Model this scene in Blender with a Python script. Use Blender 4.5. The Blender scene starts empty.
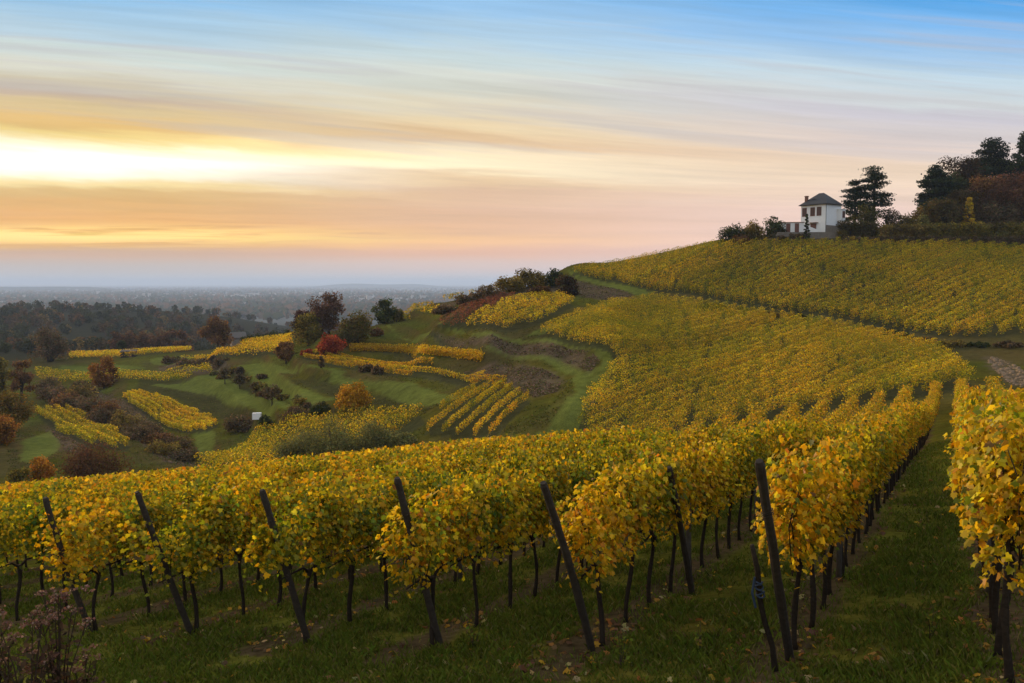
import bpy, math, random
import numpy as np
from math import radians as R

# ------------------------------------------------------------------ camera
SC = bpy.context.scene
COL = SC.collection
W, HH, F = 1024, 683, 796.0
HORIZON = 283.0
PITCH = math.atan((HH / 2 - HORIZON) / F)
cam_d = bpy.data.cameras.new('camera')
cam = bpy.data.objects.new('camera', cam_d)
COL.objects.link(cam)
cam.location = (0, 0, 0)
cam.rotation_euler = (R(90) - PITCH, 0, 0)
cam_d.sensor_width = 36.0
cam_d.lens = F * 36.0 / W
cam_d.clip_start = 0.1
cam_d.clip_end = 200000
SC.camera = cam

# ------------------------------------------------------------------ light and sky
SUN_AZ, SUN_EL = R(-38), R(13)          # azimuth measured from +Y towards +X
sun_d = bpy.data.lights.new('sun', 'SUN')
sun_d.energy = 4.8
sun_d.angle = R(10)
sun_d.color = (1.0, 0.70, 0.40)
sun = bpy.data.objects.new('sun', sun_d)
COL.objects.link(sun)
sun.rotation_euler = (R(90) - SUN_EL, 0, math.pi - SUN_AZ)
from mathutils import Vector
_sd = Vector((math.sin(SUN_AZ) * math.cos(SUN_EL), math.cos(SUN_AZ) * math.cos(SUN_EL), math.sin(SUN_EL)))
sun.rotation_euler = _sd.to_track_quat('Z', 'Y').to_euler()
SKY_GAIN = 1.06
OVERHEAD = 1.8

SC.view_settings.view_transform = 'Standard'
SC.view_settings.look = 'None'
SC.view_settings.exposure = 0.0
SC.view_settings.gamma = 1.0
SC.view_settings.use_curve_mapping = False
SC.render.engine = 'CYCLES'
SC.cycles.max_bounces = 6
SC.cycles.diffuse_bounces = 3
SC.cycles.transmission_bounces = 4
SC.cycles.volume_bounces = 1
SC.cycles.use_denoising = True


def lin(c):
    return tuple(((v / 255.0) / 12.92 if v / 255.0 < 0.04045 else ((v / 255.0 + 0.055) / 1.055) ** 2.4) for v in c)


def build_world():
    w = bpy.data.worlds.new('World')
    SC.world = w
    w.use_nodes = True
    nt = w.node_tree
    nt.nodes.clear()
    N, L = nt.nodes, nt.links

    def math_(op, a, b=None, c=None, clamp=False):
        n = N.new('ShaderNodeMath')
        n.operation = op
        n.use_clamp = clamp
        for i, v in enumerate((a, b, c)):
            if v is None:
                continue
            if isinstance(v, (int, float)):
                n.inputs[i].default_value = v
            else:
                L.new(v, n.inputs[i])
        return n.outputs[0]

    def sstep(v, a, b):
        n = N.new('ShaderNodeMapRange')
        n.interpolation_type = 'SMOOTHSTEP'
        L.new(v, n.inputs['Value'])
        n.inputs['From Min'].default_value = a
        n.inputs['From Max'].default_value = b
        return n.outputs['Result']

    def mixc(f, a, b, mode='MIX'):
        n = N.new('ShaderNodeMix')
        n.data_type = 'RGBA'
        n.blend_type = mode
        if isinstance(f, (int, float)):
            n.inputs[0].default_value = f
        else:
            L.new(f, n.inputs[0])
        for s, v in ((6, a), (7, b)):
            if isinstance(v, tuple):
                n.inputs[s].default_value = (*v, 1)
            else:
                L.new(v, n.inputs[s])
        return n.outputs[2]

    def noise(vec, scale=1.0, detail=4.0, rough=0.55, dist=0.0):
        n = N.new('ShaderNodeTexNoise')
        L.new(vec, n.inputs['Vector'])
        n.inputs['Scale'].default_value = scale
        n.inputs['Detail'].default_value = detail
        n.inputs['Roughness'].default_value = rough
        n.inputs['Distortion'].default_value = dist
        return n.outputs['Fac']

    def vec(x, y, z):
        n = N.new('ShaderNodeCombineXYZ')
        for i, v in enumerate((x, y, z)):
            if isinstance(v, (int, float)):
                n.inputs[i].default_value = v
            else:
                L.new(v, n.inputs[i])
        return n.outputs[0]

    tc = N.new('ShaderNodeTexCoord')
    sp = N.new('ShaderNodeSeparateXYZ')
    L.new(tc.outputs['Generated'], sp.inputs[0])
    X, Y, Z = sp.outputs
    az = math_('ARCTAN2', X, Y)
    h = math_('SQRT', math_('ADD', math_('MULTIPLY', X, X), math_('MULTIPLY', Y, Y)))
    e = math_('DIVIDE', Z, math_('MAXIMUM', math_('MULTIPLY', h, math_('MAXIMUM', math_('COSINE', az), 0.55)), 0.02))
    # long streaks: lines of cloud sink slightly towards the right higher up
    high = sstep(e, 0.05, 0.20)
    tilt = math_('MULTIPLY', math_('MULTIPLY', az, 0.10), high)
    et = math_('ADD', e, tilt)
    n1 = noise(vec(math_('MULTIPLY', az, 2.2), math_('MULTIPLY', et, 16), 3.1), 1.0, 5, 0.55, 0.3)
    n2 = noise(vec(math_('MULTIPLY', az, 5.0), math_('MULTIPLY', et, 60), 8.7), 1.0, 5, 0.6, 0.4)
    n3 = noise(vec(math_('MULTIPLY', az, 1.6), math_('MULTIPLY', et, 46), 1.7), 1.0, 5, 0.55, 0.35)
    n4 = noise(vec(math_('MULTIPLY', az, 6.0), math_('MULTIPLY', et, 150), 5.3), 1.0, 4, 0.6, 0.5)
    amp = sstep(e, 0.0, 0.08)
    warp = math_('ADD', math_('MULTIPLY', math_('SUBTRACT', n1, 0.5), 0.034), math_('MULTIPLY', math_('SUBTRACT', n2, 0.5), 0.030))
    ew = math_('ADD', e, math_('MULTIPLY', warp, amp))

    def ramp(stops, px):
        a = math.atan((px - 512) / F)
        n = N.new('ShaderNodeValToRGB')
        loc = math_('ADD', ew, math_('MULTIPLY', math_('MULTIPLY', math_('SUBTRACT', az, a), 0.085), high))
        L.new(math_('DIVIDE', loc, 0.5, clamp=True), n.inputs[0])
        cr = n.color_ramp
        cr.interpolation = 'EASE'
        pts = sorted((((HORIZON - py) / F) / 0.5, c) for py, c in stops)
        cr.elements[0].position = max(0, pts[0][0])
        cr.elements[0].color = (*lin(pts[0][1]), 1)
        cr.elements[1].position = pts[-1][0]
        cr.elements[1].color = (*lin(pts[-1][1]), 1)
        for p, c in pts[1:-1]:
            el = cr.elements.new(p)
            el.color = (*lin(c), 1)
        return n.outputs[0]

    left = ramp([(283, (208, 200, 192)), (268, (206, 188, 174)), (253, (218, 176, 142)), (243, (244, 186, 96)), (237, (255, 214, 96)),
                 (230, (246, 186, 84)), (222, (240, 178, 98)), (208, (236, 184, 112)), (194, (232, 192, 124)), (186, (252, 226, 160)),
                 (176, (255, 248, 222)), (160, (255, 253, 240)), (148, (255, 246, 208)), (138, (250, 220, 140)), (128, (232, 192, 120)),
                 (112, (222, 198, 150)), (101, (200, 180, 158)), (92, (208, 196, 168)), (72, (216, 216, 202)), (58, (206, 218, 214)),
                 (40, (184, 208, 222)), (20, (168, 202, 226)), (0, (140, 190, 230)), (-60, (100, 164, 222))], 70)
    mid = ramp([(283, (216, 206, 204)), (266, (232, 200, 184)), (252, (240, 186, 152)), (240, (252, 198, 140)), (228, (232, 184, 142)),
                (210, (228, 186, 152)), (192, (228, 190, 156)), (180, (240, 208, 164)), (168, (255, 238, 198)), (152, (252, 232, 192)),
                (139, (226, 192, 148)), (126, (238, 214, 170)), (108, (226, 214, 186)), (90, (210, 212, 200)), (72, (214, 218, 208)),
                (55, (198, 214, 216)), (30, (172, 204, 228)), (8, (152, 196, 234)), (-40, (112, 174, 228))], 420)
    right = ramp([(283, (236, 206, 200)), (245, (240, 206, 198)), (220, (240, 208, 194)), (195, (242, 214, 192)), (172, (240, 214, 188)),
                  (152, (224, 206, 196)), (132, (212, 204, 204)), (118, (204, 200, 208)), (104, (208, 214, 216)), (80, (196, 216, 228)),
                  (64, (172, 203, 230)), (45, (142, 188, 232)), (25, (118, 180, 236)), (0, (66, 158, 228)), (-40, (48, 134, 212))], 900)
    wl = sstep(az, -0.46, -0.02)
    wr = sstep(az, -0.12, 0.46)
    c = mixc(wr, mixc(wl, left, mid), right)
    # greyer lanes between the bright streaks
    gy = math_('MULTIPLY', math_('MULTIPLY', sstep(n3, 0.50, 0.68), 0.42), high)
    c = mixc(gy, c, lin((176, 172, 176)))
    # fine cloud streaks lighten and darken the layers
    st = math_('ADD', 1.0, math_('MULTIPLY', math_('SUBTRACT', n3, 0.5), 0.42))
    st = math_('ADD', st, math_('MULTIPLY', math_('SUBTRACT', n2, 0.5), 0.16))
    st = math_('ADD', st, math_('MULTIPLY', math_('SUBTRACT', n4, 0.5), 0.20))
    st = math_('ADD', 1.0, math_('MULTIPLY', math_('SUBTRACT', st, 1.0), amp))
    cs = N.new('ShaderNodeVectorMath')
    cs.operation = 'SCALE'
    L.new(c, cs.inputs[0])
    # glow of the hidden sun: brighter than white in the cloud gap
    g = math_('MULTIPLY', math_('POWER', 2.718, math_('MULTIPLY', math_('POWER', math_('DIVIDE', math_('SUBTRACT', az, -0.48), 0.34), 2.0), -1.0)),
              math_('POWER', 2.718, math_('MULTIPLY', math_('POWER', math_('DIVIDE', math_('SUBTRACT', ew, 0.150), 0.020), 2.0), -1.0)))
    gain = math_('MULTIPLY', st, math_('ADD', 1.0, math_('MULTIPLY', g, 0.35)))
    L.new(math_('MULTIPLY', gain, 10.0 * SKY_GAIN), cs.inputs['Scale'])
    sky = N.new('ShaderNodeTexSky')
    sky.sky_type = 'NISHITA'
    sky.sun_disc = False
    sky.sun_elevation = SUN_EL
    sky.sun_rotation = SUN_AZ
    sky.altitude = 200
    sky.dust_density = 2.0
    # overhead, out of view: even brightness added to the sky for more ambient light
    overhead_fill = mixc(0.45, sky.outputs[0], tuple(OVERHEAD * 10 * v for v in (0.93, 0.97, 1.0)))
    up = sstep(e, 0.36, 0.75)
    # thin burning streaks under the main gap
    g2 = math_('MULTIPLY', math_('POWER', 2.718, math_('MULTIPLY', math_('POWER', math_('DIVIDE', math_('SUBTRACT', az, -0.50), 0.24), 2.0), -1.0)),
               math_('POWER', 2.718, math_('MULTIPLY', math_('POWER', math_('DIVIDE', math_('SUBTRACT', e, 0.060), 0.011), 2.0), -1.0)))
    g2 = math_('MULTIPLY', g2, sstep(n4, 0.36, 0.58))
    lit = mixc(g2, cs.outputs[0], (14.0, 9.6, 2.9))
    out = mixc(up, lit, overhead_fill)
    bg = N.new('ShaderNodeBackground')
    L.new(out, bg.inputs[0])
    bg.inputs[1].default_value = 0.1
    ow = N.new('ShaderNodeOutputWorld')
    L.new(bg.outputs[0], ow.inputs[0])
    w.cycles.sampling_method = 'MANUAL'
    w.cycles.sample_map_resolution = 1024


build_world()

# ------------------------------------------------------------------ helpers
RNG = np.random.default_rng(7)
random.seed(7)
CP, SP = math.cos(PITCH), math.sin(PITCH)


def ray(px, py):
    a, b = (px - W / 2) / F, (HH / 2 - py) / F
    d = np.array([a, CP + b * SP, -SP + b * CP])
    return d / d[1]


def project(p):
    x, y, z = p
    yc = y * CP - z * SP
    zc = y * SP + z * CP
    return W / 2 + F * x / yc, HH / 2 - F * zc / yc


def pt(px, py, Y):
    return ray(px, py) * Y


def tag(o, label=None, cat=None, group=None, kind=None):
    if label:
        o['label'] = label
    if cat:
        o['category'] = cat
    if group:
        o['group'] = group
    if kind:
        o['kind'] = kind
    return o


def empty(name, loc, rz=0.0):
    o = bpy.data.objects.new(name, None)
    COL.objects.link(o)
    o.location = loc
    o.rotation_euler = (0, 0, rz)
    o.empty_display_size = 0.3
    return o


def link(name, me, mat=None, parent=None, loc=None):
    o = bpy.data.objects.new(name, me)
    COL.objects.link(o)
    if mat is not None and len(me.materials) == 0:
        me.materials.append(mat)
    if parent is not None:
        o.parent = parent
    if loc is not None:
        o.location = loc
    return o


def poly_mesh(name, V, k, faces=None, col=None, smooth=False):
    """mesh of equal polygons with k corners; V (n,3); faces (m,k) or consecutive"""
    V = np.asarray(V, dtype=np.float32)
    me = bpy.data.meshes.new(name)
    if faces is None:
        faces = np.arange(len(V)).reshape(-1, k)
    faces = np.asarray(faces, dtype=np.int32)
    m = len(faces)
    me.vertices.add(len(V))
    me.vertices.foreach_set('co', V.ravel())
    me.loops.add(m * k)
    me.loops.foreach_set('vertex_index', faces.ravel())
    me.polygons.add(m)
    me.polygons.foreach_set('loop_start', np.arange(m, dtype=np.int32) * k)
    me.polygons.foreach_set('loop_total', np.full(m, k, dtype=np.int32))
    if smooth:
        me.polygons.foreach_set('use_smooth', np.ones(m, dtype=bool))
    me.update(calc_edges=True)
    if col is not None:
        a = me.attributes.new('Col', 'FLOAT_COLOR', 'POINT')
        c4 = np.ones((len(V), 4), dtype=np.float32)
        c4[:, :3] = col
        a.data.foreach_set('color', c4.ravel())
    return me


class MB:
    """collects boxes, tubes and prisms into one mesh"""

    def __init__(self):
        self.v, self.f = [], []

    def add(self, vs, fs):
        o = len(self.v)
        self.v += [tuple(map(float, p)) for p in vs]
        self.f += [tuple(i + o for i in f) for f in fs]
        return self

    def box(self, c, s, rz=0.0):
        x, y, z = c
        a, b, h = s[0] / 2, s[1] / 2, s[2] / 2
        ca, sa = math.cos(rz), math.sin(rz)
        vs = []
        for dz in (-h, h):
            for dx, dy in ((-a, -b), (a, -b), (a, b), (-a, b)):
                vs.append((x + dx * ca - dy * sa, y + dx * sa + dy * ca, z + dz))
        return self.add(vs, [(0, 3, 2, 1), (4, 5, 6, 7), (0, 1, 5, 4), (1, 2, 6, 5), (2, 3, 7, 6), (3, 0, 4, 7)])

    def tube(self, pts, rad, n=7, cap=True):
        pts = [Vector(p) for p in pts]
        if isinstance(rad, (int, float)):
            rad = [rad] * len(pts)
        vs, fs = [], []
        for i, p in enumerate(pts):
            t = (pts[min(i + 1, len(pts) - 1)] - pts[max(i - 1, 0)]).normalized()
            ref = Vector((0, 0, 1)) if abs(t.z) < 0.9 else Vector((1, 0, 0))
            a = t.cross(ref).normalized()
            b = t.cross(a)
            for j in range(n):
                q = 2 * math.pi * j / n
                vs.append(p + a * (rad[i] * math.cos(q)) + b * (rad[i] * math.sin(q)))
        for i in range(len(pts) - 1):
            for j in range(n):
                k = (j + 1) % n
                fs.append((i * n + j, i * n + k, (i + 1) * n + k, (i + 1) * n + j))
        if cap:
            fs.append(tuple(range(n))[::-1])
            fs.append(tuple((len(pts) - 1) * n + j for j in range(n)))
        return self.add(vs, fs)

    def mesh(self, name, smooth=False):
        me = bpy.data.meshes.new(name)
        me.from_pydata(self.v, [], self.f)
        me.update()
        if smooth:
            me.polygons.foreach_set('use_smooth', np.ones(len(me.polygons), dtype=bool))
        return me

    def build(self, name, mat, parent=None, smooth=False, loc=None):
        return link(name, self.mesh(name, smooth), mat, parent, loc)


def vnoise(x, y, seed=0):
    """smooth value noise in numpy"""
    x = np.asarray(x, float)
    y = np.asarray(y, float)
    xi, yi = np.floor(x).astype(np.int64), np.floor(y).astype(np.int64)
    fx, fy = x - xi, y - yi
    fx, fy = fx * fx * (3 - 2 * fx), fy * fy * (3 - 2 * fy)

    def hsh(a, b):
        n = (a * 374761393 + b * 668265263 + seed * 974711) & 0x7fffffff
        n = ((n ^ (n >> 13)) * 1274126177) & 0x7fffffff
        return ((n ^ (n >> 16)) & 0xffff) / 65535.0
    return (hsh(xi, yi) * (1 - fx) + hsh(xi + 1, yi) * fx) * (1 - fy) + (hsh(xi, yi + 1) * (1 - fx) + hsh(xi + 1, yi + 1) * fx) * fy


def fbm(x, y, seed=0, o=4):
    x, y = np.asarray(x, float), np.asarray(y, float)
    s, a, t = 0, 0.5, 0
    for i in range(o):
        s = s + a * vnoise(x * 2 ** i, y * 2 ** i, seed + i)
        t += a
        a *= 0.5
    return s / t


def smooth01(v, a, b):
    t = np.clip((v - a) / (b - a), 0, 1)
    return t * t * (3 - 2 * t)


# ------------------------------------------------------------------ terrain height
T_ROW = 0.56                                      # rows run along (T_ROW, 1)
DV = np.array([T_ROW, 1.0]) / math.hypot(T_ROW, 1)  # along the rows
LV = np.array([-DV[1], DV[0]])                      # to the left of the rows
P1 = np.array([2.79, 8.0])
STEP = np.array([-1.86, 0.86])
PLANE = (0.093, -0.171, -2.68)


def plane(x, y):
    b = 0.30 * np.exp(-((x - 4.6) ** 2 + (y - 5.8) ** 2) / 5.0)
    m = 0.95 * np.exp(-(x ** 2 + y ** 2) / 7.0)
    return PLANE[0] * x + PLANE[1] * y + PLANE[2] + b + m


CTRL = [  # (pixel column, pixel row of the bare ground, distance)
    # foot of the big slope
    (1010, 396, 66), (975, 402, 64), (935, 414, 60), (860, 428, 60), (780, 440, 60), (700, 452, 60), (620, 462, 62), (560, 452, 70),
    (909, 463, 27.6), (860, 480, 27), (780, 492, 27), (700, 500, 27),
    # lower block
    (1020, 372, 80), (950, 372, 82), (850, 374, 85), (740, 386, 85), (660, 390, 84), (600, 398, 82),
    (850, 350, 98), (750, 345, 106), (660, 345, 106), (620, 330, 114),
    # line between the blocks
    (1020, 350, 95), (950, 346, 101), (890, 334, 111), (800, 318, 122), (720, 305, 132), (650, 295, 143), (600, 283, 155), (566, 272, 168),
    # upper block
    (1020, 300, 122), (940, 300, 126), (850, 292, 134), (750, 278, 147), (660, 268, 160), (1020, 270, 143), (900, 266, 148), (800, 258, 154),
    (1020, 247, 165), (900, 246, 165), (830, 243, 165), (760, 243, 167), (720, 243, 170), (680, 250, 176), (640, 257, 182), (600, 263, 186), (570, 267, 188),
    # plateau with the house
    (830, 233, 172), (760, 238, 176), (900, 234, 176), (1020, 232, 178), (960, 226, 190), (1020, 212, 196),
    # knoll with the yellow plot
    (500, 333, 116), (540, 321, 122), (580, 303, 134), (470, 329, 124), (560, 301, 142), (610, 300, 138),
    (520, 288, 160), (480, 297, 165), (450, 303, 172), (425, 306, 185), (560, 284, 162), (545, 282, 168),
    # grass terrace under the knoll, then banks and the curving road
    (430, 330, 130), (490, 338, 113), (550, 341, 106), (595, 349, 98), (608, 368, 90), (440, 342, 124), (500, 353, 108), (560, 364, 98), (590, 376, 90),
    (450, 350, 119), (510, 363, 104), (550, 372, 95), (560, 388, 87), (530, 398, 84), (582, 395, 80), (565, 420, 74), (530, 440, 71), (480, 452, 72),
    # vine plots in the hollow
    (500, 425, 77), (430, 430, 80), (450, 402, 89), (485, 382, 97), (330, 360, 134), (400, 368, 119), (470, 381, 104), (350, 348, 150), (420, 352, 132),
    (400, 398, 101), (353, 408, 101), (300, 398, 112), (300, 372, 132),
    (320, 346, 152), (370, 337, 158), (420, 322, 172), (390, 320, 190), (430, 306, 200),
    # left terraces
    (200, 360, 208), (285, 345, 185), (240, 345, 215), (150, 356, 238), (75, 358, 250), (10, 362, 250),
    (200, 374, 178), (250, 386, 152), (100, 382, 190), (40, 380, 200), (160, 385, 172),
    (130, 398, 160), (215, 430, 124), (190, 408, 148), (260, 420, 118),
    (60, 393, 178), (110, 416, 142), (170, 454, 108), (195, 468, 98),
    (40, 412, 152), (90, 415, 144), (130, 450, 108), (60, 444, 114), (20, 468, 96), (0, 430, 125),
    (250, 452, 98), (200, 468, 88), (300, 440, 94), (330, 424, 97), (420, 412, 91), (400, 434, 84), (340, 464, 78), (260, 474, 78), (430, 456, 74),
    (100, 486, 80), (20, 488, 76),
    # dip behind the near rows
    (512, 473, 50), (420, 483, 50), (300, 494, 50), (150, 502, 52), (0, 505, 60),
]
CTRLZ = [  # (pixel column, distance, height)
    (700, 240, 2), (600, 240, -4), (520, 200, -8), (450, 230, -12), (380, 240, -16), (300, 260, -20), (240, 290, -25), (150, 320, -28), (50, 320, -28),
    (820, 220, 13), (820, 300, 14), (900, 230, 14), (1000, 230, 20), (1020, 300, 30), (700, 320, -5), (560, 300, -15), (940, 300, 22),
    (0, 450, -34), (120, 450, -36), (240, 450, -44), (330, 450, -46), (450, 450, -45), (600, 500, -30), (800, 500, 5), (1000, 500, 30),
    (0, 850, -29), (120, 850, -28), (220, 850, -37), (320, 850, -58), (450, 850, -66), (600, 850, -50), (800, 850, -10), (1000, 850, 20),
    (0, 1400, -72), (150, 1400, -72), (300, 1400, -75), (500, 1400, -75), (700, 1400, -70), (1000, 1400, -60),
]
_c = []
for px, py, Y in CTRL:
    p = pt(px, py, Y)
    _c.append(p)
for px, Y, z in CTRLZ:
    p = pt(px, HORIZON, Y)
    _c.append(np.array([p[0], p[1], z]))
for r_ in (11.0, 15.0, 20.0, 26.0):
    for a_ in np.linspace(-0.70, 0.70, 11):
        x_, y_ = r_ * math.sin(a_), r_ * math.cos(a_)
        if r_ > 25 and a_ > 0.2:
            continue
        _c.append(np.array([x_, y_, float(plane(x_, y_))]))
_c = np.array(_c)
KA = 3.0


def _uv(x, y):
    a = np.clip(np.arctan2(x, y), -0.66, 0.66)
    return a * KA, np.log(np.maximum(np.hypot(x, y), 1.0))


def _tps(d2):
    return 0.5 * d2 * np.log(d2 + 1e-12)


_cu, _cv = _uv(_c[:, 0], _c[:, 1])
_n = len(_c)
_A = np.zeros((_n + 3, _n + 3))
_A[:_n, :_n] = _tps((_cu[:, None] - _cu) ** 2 + (_cv[:, None] - _cv) ** 2) + np.eye(_n) * 2e-4
_A[:_n, _n:] = np.stack([np.ones(_n), _cu, _cv], 1)
_A[_n:, :_n] = _A[:_n, _n:].T
_rr = np.exp(_cv)
_b = np.zeros(_n + 3)
_b[:_n] = _c[:, 2] / _rr           # interpolate the slope seen from the eye, not the raw height
_w = np.linalg.solve(_A, _b)


TERR = 2.3


def terrace_weight(x, y, r):
    a = np.arctan2(x, y)
    return smooth01(r, 84, 108) * (1 - smooth01(r, 235, 285)) * (1 - smooth01(a, -0.16, -0.06))


def Hgt(x, y):
    x = np.atleast_1d(np.asarray(x, float))
    y = np.atleast_1d(np.asarray(y, float))
    r = np.hypot(x, y)
    out = np.empty(x.shape)
    for s in range(0, len(x), 40000):
        u, v = _uv(x[s:s + 40000], y[s:s + 40000])
        v = np.clip(v, math.log(10), math.log(1500))
        K = _tps((u[:, None] - _cu) ** 2 + (v[:, None] - _cv) ** 2)
        out[s:s + 40000] = K @ _w[:_n] + _w[_n] + u * _w[_n + 1] + v * _w[_n + 2]
    z = out * np.minimum(r, 1500)
    near = plane(x, y)
    t = smooth01(r, 13, 22)
    z = near * (1 - t) + z * t
    tf = smooth01(r, 1000, 1500)
    z = z * (1 - tf) + (-76.0) * tf
    # stepped terraces on the left slopes
    wt = terrace_weight(x, y, r)
    q = z / TERR + (fbm(x / 30, y / 30, 15) - 0.5) * 0.7
    f = q - np.floor(q)
    z = z + wt * TERR * 0.75 * (smooth01(f, 0.58, 1.0) - f)
    # roughness that grows with distance
    z = z + (fbm(x / 9, y / 9, 5) - 0.5) * 0.5 * smooth01(r, 60, 120) * (1 - tf) + (fbm(x / 1.3, y / 1.3, 9) - 0.5) * 0.10 * (1 - smooth01(r, 100, 200))
    return z


def H1(x, y):
    return float(Hgt([x], [y])[0])


_YS = np.exp(np.linspace(math.log(5.0), math.log(4000), 1500))


def at(px, py, near=5.0, far=320.0):
    """where the line of sight through a pixel meets the ground (or comes closest to it)"""
    d = ray(px, py)
    ys = _YS[(_YS >= near) & (_YS <= far)]
    hz = Hgt(d[0] * ys, ys)
    below = np.nonzero(d[2] * ys < hz)[0]
    if len(below) == 0:
        i = int(np.argmin((d[2] * ys - hz) / ys))
    else:
        i = below[0]
    Y = ys[i]
    if i > 0 and len(below):
        y0, y1 = ys[i - 1], ys[i]
        f0, f1 = d[2] * y0 - hz[i - 1], d[2] * y1 - hz[i]
        Y = y0 + (y1 - y0) * f0 / (f0 - f1)
    x = d[0] * Y
    return np.array([x, Y, H1(x, Y)])


def wpoly(pts, near=30.0):
    return np.array([at(px, py, near)[:2] for px, py in pts])


def inpoly(x, y, P):
    c = np.zeros(np.shape(x), bool)
    j = len(P) - 1
    for i in range(len(P)):
        xi, yi, xj, yj = P[i][0], P[i][1], P[j][0], P[j][1]
        if yi != yj:
            c ^= ((yi > y) != (yj > y)) & (x < (xj - xi) * (y - yi) / (yj - yi) + xi)
        j = i
    return c


def polydist(x, y, P):
    """distance to a closed outline"""
    d = np.full(np.shape(x), 1e9)
    for i in range(len(P)):
        a, b = P[i], P[(i + 1) % len(P)]
        ab = b - a
        t = np.clip(((x - a[0]) * ab[0] + (y - a[1]) * ab[1]) / (ab @ ab + 1e-9), 0, 1)
        d = np.minimum(d, np.hypot(x - a[0] - t * ab[0], y - a[1] - t * ab[1]))
    return d


# ------------------------------------------------------------------ materials
def new_mat(name):
    m = bpy.data.materials.new(name)
    m.use_nodes = True
    nt = m.node_tree
    nt.nodes.clear()
    return m, nt, nt.nodes, nt.links


def simple_mat(name, col, rough=0.8, var=0.25, scale=6.0, spec=0.2, bump=0.3):
    m, nt, N, L = new_mat(name)
    o = N.new('ShaderNodeOutputMaterial')
    b = N.new('ShaderNodeBsdfPrincipled')
    b.inputs['Roughness'].default_value = rough
    b.inputs['Specular IOR Level'].default_value = spec
    tc = N.new('ShaderNodeTexCoord')
    nz = N.new('ShaderNodeTexNoise')
    nz.inputs['Scale'].default_value = scale
    nz.inputs['Detail'].default_value = 6
    L.new(tc.outputs['Object'], nz.inputs['Vector'])
    mr = N.new('ShaderNodeMapRange')
    mr.inputs['To Min'].default_value = 1 - var
    mr.inputs['To Max'].default_value = 1 + var
    L.new(nz.outputs['Fac'], mr.inputs['Value'])
    sc = N.new('ShaderNodeVectorMath')
    sc.operation = 'SCALE'
    sc.inputs[0].default_value = col
    L.new(mr.outputs[0], sc.inputs['Scale'])
    L.new(sc.outputs[0], b.inputs['Base Color'])
    if bump:
        bp = N.new('ShaderNodeBump')
        bp.inputs['Strength'].default_value = bump
        bp.inputs['Distance'].default_value = 0.02
        L.new(nz.outputs['Fac'], bp.inputs['Height'])
        L.new(bp.outputs[0], b.inputs['Normal'])
    L.new(b.outputs[0], o.inputs[0])
    return m


def leaf_mat(name, trans=0.45, gloss=0.06, objvar=0.10):
    m, nt, N, L = new_mat(name)
    o = N.new('ShaderNodeOutputMaterial')
    at_ = N.new('ShaderNodeAttribute')
    at_.attribute_name = 'Col'
    oi = N.new('ShaderNodeObjectInfo')
    hs = N.new('ShaderNodeHueSaturation')
    mr = N.new('ShaderNodeMapRange')
    mr.inputs['To Min'].default_value = 0.5 - 0.16 * objvar
    mr.inputs['To Max'].default_value = 0.5 + 0.16 * objvar
    L.new(oi.outputs['Random'], mr.inputs['Value'])
    L.new(mr.outputs[0], hs.inputs['Hue'])
    mv = N.new('ShaderNodeMapRange')
    mv.inputs['To Min'].default_value = 1 + objvar
    mv.inputs['To Max'].default_value = 1 - objvar
    L.new(oi.outputs['Random'], mv.inputs['Value'])
    L.new(mv.outputs[0], hs.inputs['Value'])
    L.new(at_.outputs['Color'], hs.inputs['Color'])
    d = N.new('ShaderNodeBsdfDiffuse')
    t = N.new('ShaderNodeBsdfTranslucent')
    L.new(hs.outputs[0], d.inputs[0])
    L.new(hs.outputs[0], t.inputs[0])
    mx = N.new('ShaderNodeMixShader')
    mx.inputs[0].default_value = trans
    L.new(d.outputs[0], mx.inputs[1])
    L.new(t.outputs[0], mx.inputs[2])
    last = mx.outputs[0]
    if gloss:
        g = N.new('ShaderNodeBsdfGlossy')
        g.inputs['Roughness'].default_value = 0.45
        g.inputs['Color'].default_value = (0.9, 0.9, 0.9, 1)
        m2 = N.new('ShaderNodeMixShader')
        m2.inputs[0].default_value = gloss
        L.new(last, m2.inputs[1])
        L.new(g.outputs[0], m2.inputs[2])
        last = m2.outputs[0]
    L.new(last, o.inputs[0])
    return m


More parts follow.
